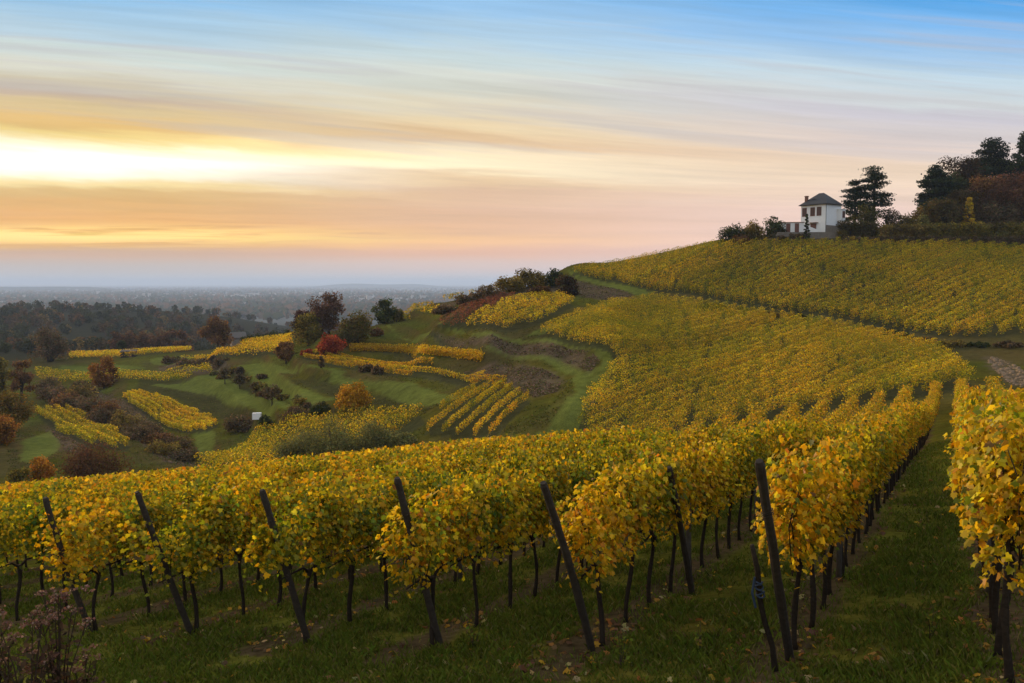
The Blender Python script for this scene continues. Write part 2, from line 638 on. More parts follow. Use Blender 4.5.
def ground_mat():
    m, nt, N, L = new_mat('ground_cover')
    o = N.new('ShaderNodeOutputMaterial')
    b = N.new('ShaderNodeBsdfDiffuse')
    b.inputs['Roughness'].default_value = 0.6
    a = N.new('ShaderNodeAttribute')
    a.attribute_name = 'Col'
    tc = N.new('ShaderNodeTexCoord')
    fac = None
    for sc, lo, hi in ((9.0, 0.6, 1.45), (1.1, 0.75, 1.3), (0.16, 0.8, 1.2)):
        nz = N.new('ShaderNodeTexNoise')
        nz.inputs['Scale'].default_value = sc
        nz.inputs['Detail'].default_value = 5
        L.new(tc.outputs['Object'], nz.inputs['Vector'])
        mr = N.new('ShaderNodeMapRange')
        mr.inputs['From Min'].default_value = 0.25
        mr.inputs['From Max'].default_value = 0.75
        mr.inputs['To Min'].default_value = lo
        mr.inputs['To Max'].default_value = hi
        L.new(nz.outputs['Fac'], mr.inputs['Value'])
        if fac is None:
            fac = mr.outputs[0]
            bn = nz
        else:
            mm = N.new('ShaderNodeMath')
            mm.operation = 'MULTIPLY'
            L.new(fac, mm.inputs[0])
            L.new(mr.outputs[0], mm.inputs[1])
            fac = mm.outputs[0]
    s = N.new('ShaderNodeVectorMath')
    s.operation = 'SCALE'
    L.new(a.outputs['Color'], s.inputs[0])
    L.new(fac, s.inputs['Scale'])
    L.new(s.outputs[0], b.inputs['Color'])
    bp = N.new('ShaderNodeBump')
    bp.inputs['Strength'].default_value = 0.6
    bp.inputs['Distance'].default_value = 0.05
    L.new(bn.outputs['Fac'], bp.inputs['Height'])
    L.new(bp.outputs[0], b.inputs['Normal'])
    L.new(b.outputs[0], o.inputs[0])
    return m


M_LEAF = leaf_mat('vine_leaf', 0.5, 0.012, 0.06)
M_FOL = leaf_mat('tree_leaf', 0.35, 0.0, 0.0)
M_GRASS = leaf_mat('grass_blade', 0.3, 0.0, 0.0)
M_GROUND = ground_mat()
M_BARK = simple_mat('vine_bark', (0.030, 0.022, 0.016), 0.95, 0.5, 30, 0.05, 0.8)
M_TRUNK = simple_mat('tree_bark', (0.045, 0.034, 0.026), 0.95, 0.4, 5, 0.05, 0.5)
M_POST = simple_mat('weathered_wood', (0.048, 0.038, 0.030), 0.9, 0.5, 18, 0.1, 0.6)
M_POSTG = simple_mat('grey_wood', (0.12, 0.105, 0.09), 0.9, 0.4, 18, 0.1, 0.6)
M_WHITE = simple_mat('white_render', (0.78, 0.78, 0.77), 0.85, 0.06, 1.5, 0.2, 0.1)
M_SLATE = simple_mat('slate_roof', (0.016, 0.017, 0.022), 0.6, 0.3, 4, 0.3, 0.3)
M_SHUT = simple_mat('brown_shutter', (0.16, 0.07, 0.05), 0.7, 0.2, 6, 0.3, 0.1)
M_BRICK = simple_mat('brick', (0.20, 0.10, 0.07), 0.9, 0.3, 6, 0.1, 0.3)
M_STONE = simple_mat('stone', (0.20, 0.17, 0.14), 0.95, 0.4, 2.5, 0.1, 0.6)
M_DARKW = simple_mat('dark_boards', (0.035, 0.028, 0.026), 0.9, 0.3, 3, 0.1, 0.3)
M_GLASS = simple_mat('window_glass', (0.03, 0.035, 0.04), 0.15, 0.1, 3, 0.5, 0.0)
M_BLUE = simple_mat('blue_twine', (0.030, 0.045, 0.075), 0.7, 0.3, 40, 0.2, 0.2)
M_PLASTIC = simple_mat('white_plastic', (0.8, 0.8, 0.8), 0.5, 0.05, 3, 0.3, 0.0)
M_GREYROOF = simple_mat('grey_roof', (0.12, 0.105, 0.095), 0.85, 0.2, 1.5, 0.2, 0.2)
M_FARHILL = simple_mat('far_forest', (0.05, 0.06, 0.045), 1.0, 0.4, 0.004, 0.0, 0.0)

# ------------------------------------------------------------------ ground zones (outlines on the ground)
Z_LOWER = wpoly([(978, 387), (935, 396), (880, 402), (800, 416), (720, 432), (650, 446), (592, 448), (578, 432), (585, 408), (602, 388), (618, 366), (608, 352),
                 (560, 342), (536, 337), (565, 326), (610, 308), (648, 300), (720, 311), (800, 323), (885, 340), (935, 352), (960, 372), (975, 388)])
Z_UPPER = wpoly([(572, 274), (605, 282), (655, 292), (720, 301), (800, 314), (890, 329), (945, 338), (990, 338), (1030, 332), (1060, 332), (1060, 247),
                 (960, 247), (880, 246), (800, 245), (722, 247), (690, 251.5), (650, 259.5), (610, 267), (585, 270.5)])
Z_KNOLLY = wpoly([(457, 329), (505, 334), (540, 324), (575, 306), (560, 299), (530, 300), (505, 306), (480, 318)])
Z_KNOLLR = wpoly([(436, 327), (458, 329), (490, 313), (520, 299), (500, 299), (470, 307)])
Z_PLOTA = wpoly([(424, 436), (498, 436), (531, 402), (505, 388), (470, 392), (440, 412)])
Z_PLOTB = wpoly([(300, 357), (345, 355), (420, 362), (480, 378), (520, 392), (500, 394), (460, 386), (400, 377), (330, 367)])
Z_PLOTC = wpoly([(348, 347), (400, 347), (480, 357), (470, 360), (400, 353), (350, 350)])
Z_BRIGHT = wpoly([(122, 399), (136, 394), (155, 398), (190, 411), (219, 426), (210, 431), (190, 434), (158, 423), (135, 409)])
Z_FARLEFT = wpoly([(36, 413), (72, 411), (132, 447), (124, 453), (84, 446), (48, 426)])
Z_STRIP1 = wpoly([(180, 362), (240, 348), (292, 335), (292, 352), (240, 357), (200, 363)])
Z_STRIP2 = wpoly([(68, 356), (130, 354), (190, 348), (192, 352), (130, 358), (70, 360)])
Z_STRIP3 = wpoly([(34, 371), (90, 376), (150, 377), (210, 370), (212, 375), (150, 384), (90, 386), (40, 382)])
Z_VALLEY = wpoly([(195, 470), (250, 445), (300, 425), (350, 416), (420, 416), (426, 424), (400, 440), (330, 462), (230, 474)])
Z_SKYV = wpoly([(440, 299), (480, 290), (520, 285), (520, 289), (480, 296), (445, 303)])
Z_KNOLLL = wpoly([(392, 308), (430, 305), (440, 312), (420, 322), (395, 322)])
BROWN = [wpoly(p) for p in (
    [(432, 332), (500, 339), (560, 343), (590, 350), (601, 363), (588, 375), (555, 364), (500, 353), (440, 343)],
    [(462, 373), (510, 365), (545, 370), (562, 379), (557, 392), (535, 398), (510, 387), (480, 380)],
    [(470, 303), (520, 288), (560, 285), (578, 294), (570, 301), (530, 299), (500, 300)],
    [(566, 281), (600, 286), (640, 297), (612, 302), (582, 298)],
    [(158, 363), (225, 361), (234, 369), (200, 374), (158, 371)],
    [(55, 388), (100, 392), (150, 418), (190, 452), (196, 466), (165, 462), (120, 432), (60, 402)],
    [(55, 415), (95, 440), (85, 455), (60, 450), (45, 432)],
    [(430, 303), (470, 294), (520, 284), (520, 290), (470, 303), (440, 312)])]
TRACK = [wpoly(p) for p in (
    [(385, 324), (440, 327), (500, 335), (555, 337), (607, 346), (621, 368), (606, 392), (590, 415), (582, 440), (550, 452), (480, 462), (470, 452), (530, 440),
     (556, 414), (574, 392), (572, 376), (545, 362), (500, 355), (460, 352), (500, 350), (560, 360), (590, 372), (602, 362), (590, 350), (540, 342), (480, 338), (430, 331), (388, 328)],
    [(520, 336), (560, 323), (600, 304), (628, 298), (600, 312), (562, 334)],
    [(566, 270), (610, 280), (655, 292), (640, 297), (600, 286), (570, 278)],
    [(150, 385), (220, 374), (262, 390), (300, 412), (270, 418), (215, 395)],
    [(245, 372), (270, 366), (300, 388), (340, 400), (310, 408), (270, 395)],
    [(190, 425), (216, 432), (214, 455), (196, 452)],
    [(150, 359), (182, 355), (200, 362), (176, 364), (150, 363)],
    [(60, 365), (110, 364), (150, 368), (110, 374), (60, 370)],
    [(330, 372), (420, 384), (470, 396), (440, 404), (380, 392), (330, 382)],
    [(22, 440), (50, 430), (62, 446), (40, 466), (20, 460)],
    [(232, 368), (262, 362), (300, 366), (345, 372), (340, 378), (290, 374), (250, 374)])]
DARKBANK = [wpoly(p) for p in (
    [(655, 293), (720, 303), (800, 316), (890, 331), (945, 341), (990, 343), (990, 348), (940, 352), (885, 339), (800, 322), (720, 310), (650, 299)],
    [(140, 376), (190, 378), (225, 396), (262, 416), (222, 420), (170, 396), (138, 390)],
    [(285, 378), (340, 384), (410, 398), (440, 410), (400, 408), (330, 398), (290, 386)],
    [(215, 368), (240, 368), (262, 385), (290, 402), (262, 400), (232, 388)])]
STONY = wpoly([(985, 356), (1000, 358), (1040, 378), (1040, 392), (1012, 384), (995, 370)])


def ground_color(x, y):
    r = np.hypot(x, y)
    n1, n2 = fbm(x / 6, y / 6, 21), fbm(x / 1.1, y / 1.1, 33)
    g = np.stack([0.080 + 0.040 * n1, 0.078 + 0.026 * n2, 0.014 + 0 * n1], -1)
    dry = smooth01(fbm(x / 14, y / 14, 44), 0.42, 0.62)[..., None] * smooth01(r, 60, 90)[..., None]
    g = g * (1 - 0.75 * dry) + np.array([0.098, 0.072, 0.028]) * 0.75 * dry
    g = g * (1 - 0.22 * smooth01(r, 60, 90)[..., None])

    wt = terrace_weight(x, y, r)
    zs = Hgt(x, y)
    q = zs / TERR + (fbm(x / 30, y / 30, 15) - 0.5) * 0.7
    f = q - np.floor(q) + (n2 - 0.5) * 0.25
    bank = (wt * smooth01(f, 0.52, 0.66) * (1 - smooth01(f, 0.98, 1.08)) * smooth01(fbm(x / 18, y / 18, 19), 0.3, 0.5))[..., None]
    bcol = np.stack([0.070 + 0.04 * n1, 0.055 + 0.015 * n2, 0.020 + 0 * n1], -1)
    g = g * (1 - 0.85 * bank) + bcol * 0.85 * bank
    shelf = (wt * (1 - smooth01(np.abs(f - 0.25), 0.1, 0.3)) * smooth01(fbm(x / 25, y / 25, 29), 0.45, 0.6))[..., None]
    g = g * (1 - 0.5 * shelf) + np.array([0.095, 0.115, 0.018]) * 0.5 * shelf

    def put(mask, c, k=1.0):
        m = (mask * k)[..., None]
        return g * (1 - m) + np.asarray(c) * m

    for P in BROWN:
        jit = (n2 - 0.5) * 3.0
        d = polydist(x, y, P) * np.where(inpoly(x, y, P), 1, -1)
        g = put(smooth01(d + jit, -0.6, 0.8), (0.115, 0.078, 0.052), 0.8)
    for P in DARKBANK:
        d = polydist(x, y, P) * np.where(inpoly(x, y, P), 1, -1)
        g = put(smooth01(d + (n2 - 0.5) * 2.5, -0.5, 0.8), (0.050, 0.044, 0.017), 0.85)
    for P in TRACK:
        jit = (n2 - 0.5) * 1.2
        d = polydist(x, y, P) * np.where(inpoly(x, y, P), 1, -1)
        g = put(smooth01(d + jit, -0.3, 0.5), (0.115, 0.130, 0.026), 0.85)
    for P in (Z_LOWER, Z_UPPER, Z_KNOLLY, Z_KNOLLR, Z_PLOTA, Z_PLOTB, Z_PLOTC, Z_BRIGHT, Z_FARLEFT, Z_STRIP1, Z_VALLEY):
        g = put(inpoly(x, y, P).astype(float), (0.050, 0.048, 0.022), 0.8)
    d = polydist(x, y, STONY) * np.where(inpoly(x, y, STONY), 1, -1)
    g = put(smooth01(d + (n2 - 0.5) * 3, -0.4, 0.6), (0.11, 0.078, 0.05), 0.9)
    # bare soil strip under each near vine row
    s = ((x - P1[0]) * LV[0] + (y - P1[1]) * LV[1]) / (STEP @ LV)
    al = (x - P1[0]) * DV[0] + (y - P1[1]) * DV[1]
    frac = np.abs(s - np.round(s)) * (STEP @ LV)
    own = (np.round(s) >= -2) & (np.round(s) <= 20) & (al > -1.6) & (r < 72)
    strip = (1 - smooth01(frac + (n2 - 0.5) * 0.5, 0.20, 0.46)) * own
    g = put(strip, (0.068, 0.043, 0.026), 0.85)
    # valley and plain
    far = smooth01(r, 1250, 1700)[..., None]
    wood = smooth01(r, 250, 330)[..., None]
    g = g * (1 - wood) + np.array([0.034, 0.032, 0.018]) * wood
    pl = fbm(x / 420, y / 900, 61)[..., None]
    plain = np.where(pl > 0.56, np.array([0.15, 0.15, 0.135]), np.array([0.085, 0.10, 0.095])) * (0.7 + 0.6 * fbm(x / 90, y / 200, 62)[..., None])  # fields kept pale and bluish: part of the haze is in their colour
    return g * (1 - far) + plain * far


def build_ground():
    az = np.concatenate([np.arange(-180, -39, 4.0), np.arange(-39, 39.01, 0.1), np.arange(42, 180, 4.0)])
    az = np.radians(az)
    r = np.concatenate([[0.02, 0.6], np.exp(np.arange(math.log(1.2), math.log(5), 0.05)), np.exp(np.arange(math.log(5), math.log(330), 0.0105)),
                        np.exp(np.arange(math.log(330), math.log(62000), 0.045)), [62000]])
    na, nr = len(az), len(r)
    A, RR = np.meshgrid(az, r)
    x, y = (RR * np.sin(A)).ravel(), (RR * np.cos(A)).ravel()
    z = Hgt(x, y)
    V = np.stack([x, y, z], 1)
    i, j = np.meshgrid(np.arange(nr - 1), np.arange(na), indexing='ij')
    k = (j + 1) % na
    q = np.stack([i * na + j, (i + 1) * na + j, (i + 1) * na + k, i * na + k], -1).reshape(-1, 4)
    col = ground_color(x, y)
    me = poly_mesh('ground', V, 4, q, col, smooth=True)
    o = link('ground', me, M_GROUND)
    tag(o, kind='structure')
    return o


build_ground()
# ------------------------------------------------------------------ foliage builders
def unit(v):
    return v / (np.linalg.norm(v, axis=1, keepdims=True) + 1e-9)


def rand_dirs(n, rng):
    return unit(rng.normal(size=(n, 3)))


def leaf_quads(P, Nn, size, rng, width=0.75):
    """one pointed quad per leaf, lying across its normal"""
    n = len(P)
    T = unit(np.cross(Nn, rand_dirs(n, rng)))
    B = np.cross(Nn, T)
    s = np.asarray(size).reshape(-1, 1) * np.ones((n, 1))
    V = np.empty((n, 4, 3))
    V[:, 0] = P - T * s * 0.5
    V[:, 1] = P + B * s * 0.5 * width
    V[:, 2] = P + T * s * 0.5
    V[:, 3] = P - B * s * 0.5 * width
    return V.reshape(-1, 3)


def palm_leaves(P, Nn, U, size):
    """vine leaf: two lobed halves folded along the midrib; U = direction of the tip"""
    n = len(P)
    U = unit(U - Nn * np.sum(U * Nn, 1, keepdims=True))
    S = np.cross(Nn, U)
    half = [(0, 0), (0.30, -0.14), (0.55, 0.10), (0.40, 0.30), (0.50, 0.60), (0.22, 0.66), (0, 1.0)]
    s = np.asarray(size).reshape(-1, 1)
    V = np.empty((n, 14, 3))
    hs_ = np.abs(np.sin(np.arange(n) * 12.9898) * 43758.5453) % 1.0
    h2_ = np.abs(np.sin(np.arange(n) * 78.233) * 12543.123) % 1.0
    fold, curl = (0.05 + 0.75 * hs_)[:, None], (-0.25 + 1.1 * h2_)[:, None]
    for i, (a, b) in enumerate(half):
        z = -fold * a - curl * (b - 0.4) * abs(b - 0.4) - 0.2 * (b - 0.4) ** 2
        V[:, i] = P + (S * a + U * (b - 0.4) + Nn * z) * s
        V[:, 13 - i] = P + (-S * a + U * (b - 0.4) + Nn * z) * s
    return V.reshape(-1, 3)


def pick_cols(n, pal, wts, rng, jit=0.18):
    pal = np.array(pal)
    i = rng.choice(len(pal), n, p=np.array(wts) / np.sum(wts))
    c = pal[i] * (1 + rng.normal(0, jit, (n, 1))) * (1 + rng.normal(0, jit * 0.4, (n, 3)))
    return np.clip(c, 0.004, 0.85)


GOLD, LEMON, OLIVE, GREEN = (0.52, 0.30, 0.006), (0.62, 0.44, 0.014), (0.27, 0.23, 0.008), (0.12, 0.14, 0.010)
ORANGE, BROWN_, RUST = (0.44, 0.19, 0.006), (0.17, 0.085, 0.014), (0.26, 0.075, 0.022)


def vine_foliage(seed, kind):
    rng = np.random.default_rng(seed)
    n = 1750
    Ln = 1.20
    # leaves hang on shoots that climb from the arm and lean a little
    ns = 13
    sx = np.linspace(-Ln / 2, Ln / 2, ns) + rng.normal(0, 0.05, ns)
    top = rng.uniform(1.58, 1.94, ns)
    low = np.where(rng.uniform(size=ns) < 0.22, rng.uniform(0.82, 1.0, ns), rng.uniform(1.08, 1.26, ns))
    top[rng.integers(ns, size=3)] += rng.uniform(0.06, 0.24, 3)
    lean = rng.normal(0, 0.12, ns)
    bulge = rng.normal(0, 0.055, ns)
    i = rng.choice(ns, n, p=(lambda q: q / q.sum())(rng.uniform(0.55, 1.3, ns)))
    t = rng.uniform(0, 1, n) ** 0.9
    x = sx[i] + lean[i] * t + rng.normal(0, 0.09, n)
    z = low[i] + (top[i] - low[i]) * t + rng.normal(0, 0.03, n)
    th = 0.24 * (0.75 + 0.5 * np.sin(t * 3.0))
    side = np.sign(rng.normal(size=n))
    y = side * th * rng.uniform(0.25, 1.02, n) + bulge[i]
    # hanging sprays under the arm
    m = int(n * 0.035)
    x[:m] = rng.choice(sx, m) + rng.normal(0, 0.07, m)
    z[:m] = rng.uniform(0.84, 1.1, m)
    y[:m] = np.clip(rng.normal(0, 0.14, m), -0.25, 0.25)
    P = np.stack([x, y, z], 1)
    Nn = np.stack([rng.normal(0, 0.45, n), side * rng.uniform(0.2, 1.0, n), rng.normal(0.35, 0.42, n)], 1)
    Nn = unit(Nn)
    U = np.stack([rng.normal(0, 0.6, n), rng.normal(0, 0.4, n) + side * 0.3, -np.abs(rng.normal(0.8, 0.4, n))], 1)
    size = 0.030 + 0.052 * rng.beta(1.8, 2.2, n)
    if kind == 'golden':
        wts = [5, 3.5, 2.2, 0.8, 0.9, 0.3]
    elif kind == 'greenish':
        wts = [2.6, 1.3, 4.4, 3.4, 0.2, 0.2]
    else:
        wts = [5, 2.4, 1.2, 0.4, 1.8, 0.4]
    col = pick_cols(n, [GOLD, LEMON, OLIVE, GREEN, ORANGE, BROWN_], wts, rng)
    # whole shoots turn colour together
    sh = rng.normal(0, 1, ns)[i]
    green = (sh > 1.0)[:, None]
    col = np.where(green, col * np.array([0.55, 0.85, 0.9]), col)
    V = palm_leaves(P, Nn, U, size)
    me = poly_mesh('vine_foliage', V, 7, col=np.repeat(col, 14, 0))
    return me


def vine_trunk(seed):
    rng = random.Random(seed)
    mb = MB()
    b = [rng.uniform(-0.05, 0.05) for _ in range(6)]
    lean = rng.uniform(-0.10, 0.10)
    pts, rad = [], []
    for k in range(8):
        t = k / 7
        pts.append((lean * t + 0.035 * math.sin(t * 5 + b[0] * 60), 0.03 * math.sin(t * 4 + b[1] * 60), -0.06 + 0.98 * t))
        rad.append(0.029 - 0.007 * t + (0.016 if k == 7 else 0) + rng.uniform(-0.004, 0.005))
    rad[0] = 0.04
    mb.tube(pts, rad, 7)
    hx, hy, hz = pts[-1]
    for s in (-1, 1):
        mb.tube([(hx, hy, hz - 0.04), (hx + s * 0.12, hy, hz + 0.06), (hx + s * 0.55, hy + rng.uniform(-.03, .03), hz + 0.05)], [0.024, 0.016, 0.008], 5)
    for k in range(6):
        x0 = hx + rng.uniform(-0.5, 0.5)
        mb.tube([(x0, hy, hz), (x0 + rng.uniform(-.08, .08), hy + rng.uniform(-.1, .1), 1.35), (x0 + rng.uniform(-.15, .15), hy + rng.uniform(-.12, .12), 1.75)], [0.006, 0.005, 0.003], 4)
    return mb.mesh('vine_trunk', True)


def ordinal(n):
    base = ['zeroth', 'first', 'second', 'third', 'fourth', 'fifth', 'sixth', 'seventh', 'eighth', 'ninth', 'tenth', 'eleventh', 'twelfth', 'thirteenth',
            'fourteenth', 'fifteenth', 'sixteenth', 'seventeenth', 'eighteenth', 'nineteenth']
    tens = {2: ('twentieth', 'twenty'), 3: ('thirtieth', 'thirty'), 4: ('fortieth', 'forty'), 5: ('fiftieth', 'fifty'), 6: ('sixtieth', 'sixty'), 7: ('seventieth', 'seventy'),
            8: ('eightieth', 'eighty'), 9: ('ninetieth', 'ninety')}
    if n < 20:
        return base[n]
    if n >= 100:
        return 'hundred-and-' + ordinal(n - 100) if n > 100 else 'hundredth'
    a, b = divmod(n, 10)
    return tens[a][0] if b == 0 else tens[a][1] + '-' + base[b]


# ------------------------------------------------------------------ hillside vine rows, each row a thing
LEAFPAL = [GOLD, LEMON, OLIVE, GREEN, ORANGE, BROWN_]


def far_rows(poly, d, spacing, name, labelfn, group, wts=(3.6, 2.6, 4.2, 1.6, 0.25, 0.15), h=(0.55, 1.8), half=0.30, per_m=55, leaf=0.20, gap=0.06, seed=1, minlen=3.0, rev=False, pal=None, bright=1.12):
    rng = np.random.default_rng(seed)
    d = np.asarray(d, float)
    d = d / np.hypot(*d)
    q = np.array([-d[1], d[0]])
    s = poly @ q
    t = poly @ d
    offs = np.arange(s.min() + spacing * 0.5, s.max(), spacing)
    if rev:
        offs = offs[::-1]
    built = []
    for so in offs:
        tt = np.arange(t.min(), t.max(), 0.25)
        xy = np.outer(tt, d) + q * so
        ins = inpoly(xy[:, 0], xy[:, 1], poly)
        if ins.sum() * 0.25 < minlen:
            continue
        tin = tt[ins]
        n = int(len(tin) * 0.25 * per_m)
        tl = rng.choice(tin, n) + rng.uniform(-0.15, 0.15, n)
        # vines along the row: each its own vigour, some missing
        vid = np.floor(tl / 1.2 + so * 7.3).astype(int)
        vig = np.abs(np.sin(vid * 12.9898 + so * 78.233) * 43758.5453) % 1.0
        keep = vig > gap
        tl, vig = tl[keep], vig[keep]
        n = len(tl)
        if n < 8:
            continue
        f = rng.uniform(0, 1, n) ** 0.8
        zt = h[0] + (h[1] * (0.94 + 0.10 * vig) - h[0]) * f
        yo = rng.normal(0, half * 0.55, n) + 0.06 * np.sin(tl * 1.7 + so)
        x = tl * d[0] + (so + yo) * q[0]
        y = tl * d[1] + (so + yo) * q[1]
        z = Hgt(x, y)
        P = np.stack([x, y, z + zt], 1)
        Nn = unit(rand_dirs(n, rng) + np.array([-0.15, 0, 0.9]))
        col = pick_cols(n, pal or LEAFPAL, wts, rng, 0.15) * bright
        vc = (np.abs(np.sin(vid[keep] * 39.3461 + so * 11.135) * 24634.634) % 1.0)[:, None]
        patch = fbm(x / 7, y / 7, 77)[:, None]
        col = col * np.where(vc > 0.90, np.array([0.55, 0.70, 0.9]), 1.0) * (1 + (patch - 0.5) * np.array([0.9, 0.55, 0.3]))
        col = np.clip(col * (1 + rng.normal(0, 0.09)), 0.004, 0.8)
        c0 = np.array([x.mean(), y.mean(), z.mean()])
        V = leaf_quads(P - c0, Nn, rng.uniform(0.7, 1.3, n) * leaf, rng, 0.9)
        o = link(name, poly_mesh(name, V, 4, col=np.repeat(col, 4, 0)), M_LEAF, None, c0)
        built.append(o)
    N_ = len(built)
    print(group, len(built))
    for i, o in enumerate(built):
        tag(o, labelfn(i, N_), 'vine row', group)
    return built


def line_row(px, label, group, wts, seed):
    rng = np.random.default_rng(seed)
    px = np.array(px, float)
    tt = np.linspace(0, 1, 70)
    ti = np.linspace(0, 1, len(px))
    K = np.array([at(np.interp(t, ti, px[:, 0]), np.interp(t, ti, px[:, 1]), 60, 165)[:2] for t in tt])
    for _ in range(3):
        K[1:-1] = (K[:-2] + K[1:-1] + K[2:]) / 3
    n = 5200
    t = rng.uniform(0, 1, n)
    x = np.interp(t, tt, K[:, 0]) + rng.normal(0, 0.15, n)
    y = np.interp(t, tt, K[:, 1]) + rng.normal(0, 0.15, n)
    z = Hgt(x, y) + rng.uniform(0.2, 1.15, n)
    c0 = np.array([x.mean(), y.mean(), z.mean()])
    V = leaf_quads(np.stack([x, y, z], 1) - c0, unit(rand_dirs(n, rng) + np.array([0, 0, .35])), rng.uniform(.12, .24, n), rng, .9)
    o = link('vine_row', poly_mesh('vine_row', V, 4, col=np.repeat(pick_cols(n, LEAFPAL, wts, rng, .15), 4, 0)), M_LEAF, None, c0)
    tag(o, label, 'vine row', group)


def pixdir(px, py, slope, near=40):
    a, b = at(px - 25, py - 25 * slope, near), at(px + 25, py + 25 * slope, near)
    return (b - a)[:2]


def build_hill_rows():
    cnt = 0
    cnt += len(far_rows(Z_LOWER, pixdir(740, 370, -0.36), 1.6, 'vine_row',
             lambda i, n: 'golden vine row on the middle slope, %s counted from the near grass lane' % ordinal(i + 1),
             'vine rows on the middle slope', per_m=180, leaf=0.12, half=0.32, seed=11, rev=True, gap=0.03))
    cnt += len(far_rows(Z_UPPER, pixdir(830, 285, -0.42), 1.65, 'vine_row',
             lambda i, n: 'yellow vine row on the hillside below the house, %s from the stony track' % ordinal(i + 1),
             'vine rows on the upper hillside', per_m=110, leaf=0.16, half=0.32, seed=12, gap=0.035, rev=True, h=(0.2, 1.75), wts=(3.8, 1.8, 3.8, 1.8, 0.4, 0.25)))
    cnt += len(far_rows(Z_KNOLLY, pixdir(510, 318, -0.36), 1.9, 'vine_row',
             lambda i, n: 'bright yellow vine row on the knoll, %s from its lower grass edge' % ordinal(i + 1),
             'yellow vine rows on the knoll', wts=(4, 4.5, 2.5, 0.6, 0.4, 0.2), seed=13, per_m=60, leaf=0.2, rev=True))
    cnt += len(far_rows(Z_KNOLLR, pixdir(480, 314, -0.45), 1.9, 'vine_row',
             lambda i, n: 'rust red vine row beside the yellow plot on the knoll, %s from that plot' % ordinal(i + 1),
             'red vine rows on the knoll', wts=(3, 2, 2, 1), pal=[(0.20, 0.065, 0.030), (0.14, 0.055, 0.026), (0.24, 0.09, 0.035), (0.14, 0.10, 0.02)], seed=14, per_m=60, leaf=0.2, rev=True, h=(0.3, 1.3)))
    a, b = at(400, 432, 40)[:2], at(455, 398, 40)[:2]
    a, b = at(498, 434, 40)[:2], at(530, 403, 40)[:2]
    cnt += len(far_rows(Z_PLOTA, b - a, 1.9, 'vine_row',
             lambda i, n: 'golden vine row in the hollow, %s from the curving grass road' % ordinal(i + 1),
             'vine rows in the hollow', wts=(5, 3, 3.0, 0.8, 0.6, 0.2), seed=15, per_m=120, leaf=0.13, rev=False, half=0.18, gap=-1, h=(0.3, 1.15)))
    a, b = at(345, 362, 40)[:2], at(470, 382, 40)[:2]
    cnt += len(far_rows(Z_PLOTB, b - a, 2.0, 'vine_row',
             lambda i, n: 'orange yellow vine row on the terrace above the golden bush, %s from below' % ordinal(i + 1),
             'vine rows on the long terrace', wts=(5, 1.6, 1.6, 0.3, 2.2, 0.5), seed=16, per_m=70, leaf=0.17, gap=-1, h=(0.3, 1.1), half=0.2))
    for i, (dy, pal) in enumerate(((2.5, 1), (0, 0))):
        line_row([(350, 349 + dy), (400, 350 + dy), (440, 354 + dy), (482, 359 + dy)], 'thin golden vine row on the ledge right of the red bush, %s' % ('nearer of two' if i == 0 else 'farther of two'),
                 'vine rows on the ledge', (5, 3.0, 1.0, 0.2, 1.8, 0.3), 30 + i)
        cnt += 1
    a, b = at(128, 398, 40)[:2], at(208, 430, 40)[:2]
    cnt += len(far_rows(Z_BRIGHT, b - a, 1.1, 'vine_row',
             lambda i, n: 'vivid yellow vine row on the plot above the brown scrub, %s from the scrub' % ordinal(i + 1),
             'vivid yellow vine rows', wts=(4, 7, 0.6, 0.1, 0.6, 0.1), seed=18, per_m=60, leaf=0.2, gap=-1, minlen=2, h=(0.3, 1.3), half=0.2))
    a, b = at(48, 414, 40)[:2], at(128, 450, 40)[:2]
    cnt += len(far_rows(Z_FARLEFT, b - a, 1.6, 'vine_row',
             lambda i, n: 'pale olive vine row behind the domed russet bush, %s from the bush' % ordinal(i + 1),
             'olive vine rows left of the scrub', wts=(1.6, 2, 4, 2, 0.3, 0.3), seed=19, per_m=80, leaf=0.18, gap=-1, minlen=2, h=(0.4, 1.7)))
    a, b = at(200, 361, 40)[:2], at(285, 342, 40)[:2]
    cnt += len(far_rows(Z_STRIP1, b - a, 2.2, 'vine_row',
             lambda i, n: 'yellow vine row rising to the olive gold tree, %s from the near edge' % ordinal(i + 1),
             'vine rows on the rising field', wts=(4, 3.6, 2.0, 0.5, 0.7, 0.2), seed=20, per_m=32, leaf=0.3, gap=-1))
    a, b = at(75, 358, 40)[:2], at(185, 351, 40)[:2]
    cnt += len(far_rows(Z_STRIP2, b - a, 2.2, 'vine_row',
             lambda i, n: 'yellow vine row beside the dark hut, %s from the near side' % ordinal(i + 1),
             'vine rows by the hut', wts=(4, 3.6, 2.0, 0.5, 0.7, 0.2), seed=21, per_m=28, leaf=0.3, gap=-1))
    a, b = at(45, 376, 40)[:2], at(150, 380, 40)[:2]
    cnt += len(far_rows(Z_STRIP3, b - a, 2.6, 'vine_row',
             lambda i, n: 'dull olive vine row on the terrace below the hut, %s from below' % ordinal(i + 1),
             'vine rows on the left terrace', wts=(2, 1, 4, 2.5, 0.4, 0.4), seed=22, per_m=28, leaf=0.28, gap=-1))
    a, b = at(230, 466, 40)[:2], at(330, 424, 40)[:2]
    cnt += len(far_rows(Z_VALLEY, b - a, 2.0, 'vine_row',
             lambda i, n: 'olive yellow vine row by the willow thicket, %s from the uphill side' % ordinal(i + 1),
             'vine rows in the dip', wts=(2.2, 1.8, 4.2, 1.6, 0.3, 0.2), seed=23, per_m=85, leaf=0.17, gap=-1, rev=True))
    a, b = at(445, 301, 40)[:2], at(515, 287, 40)[:2]
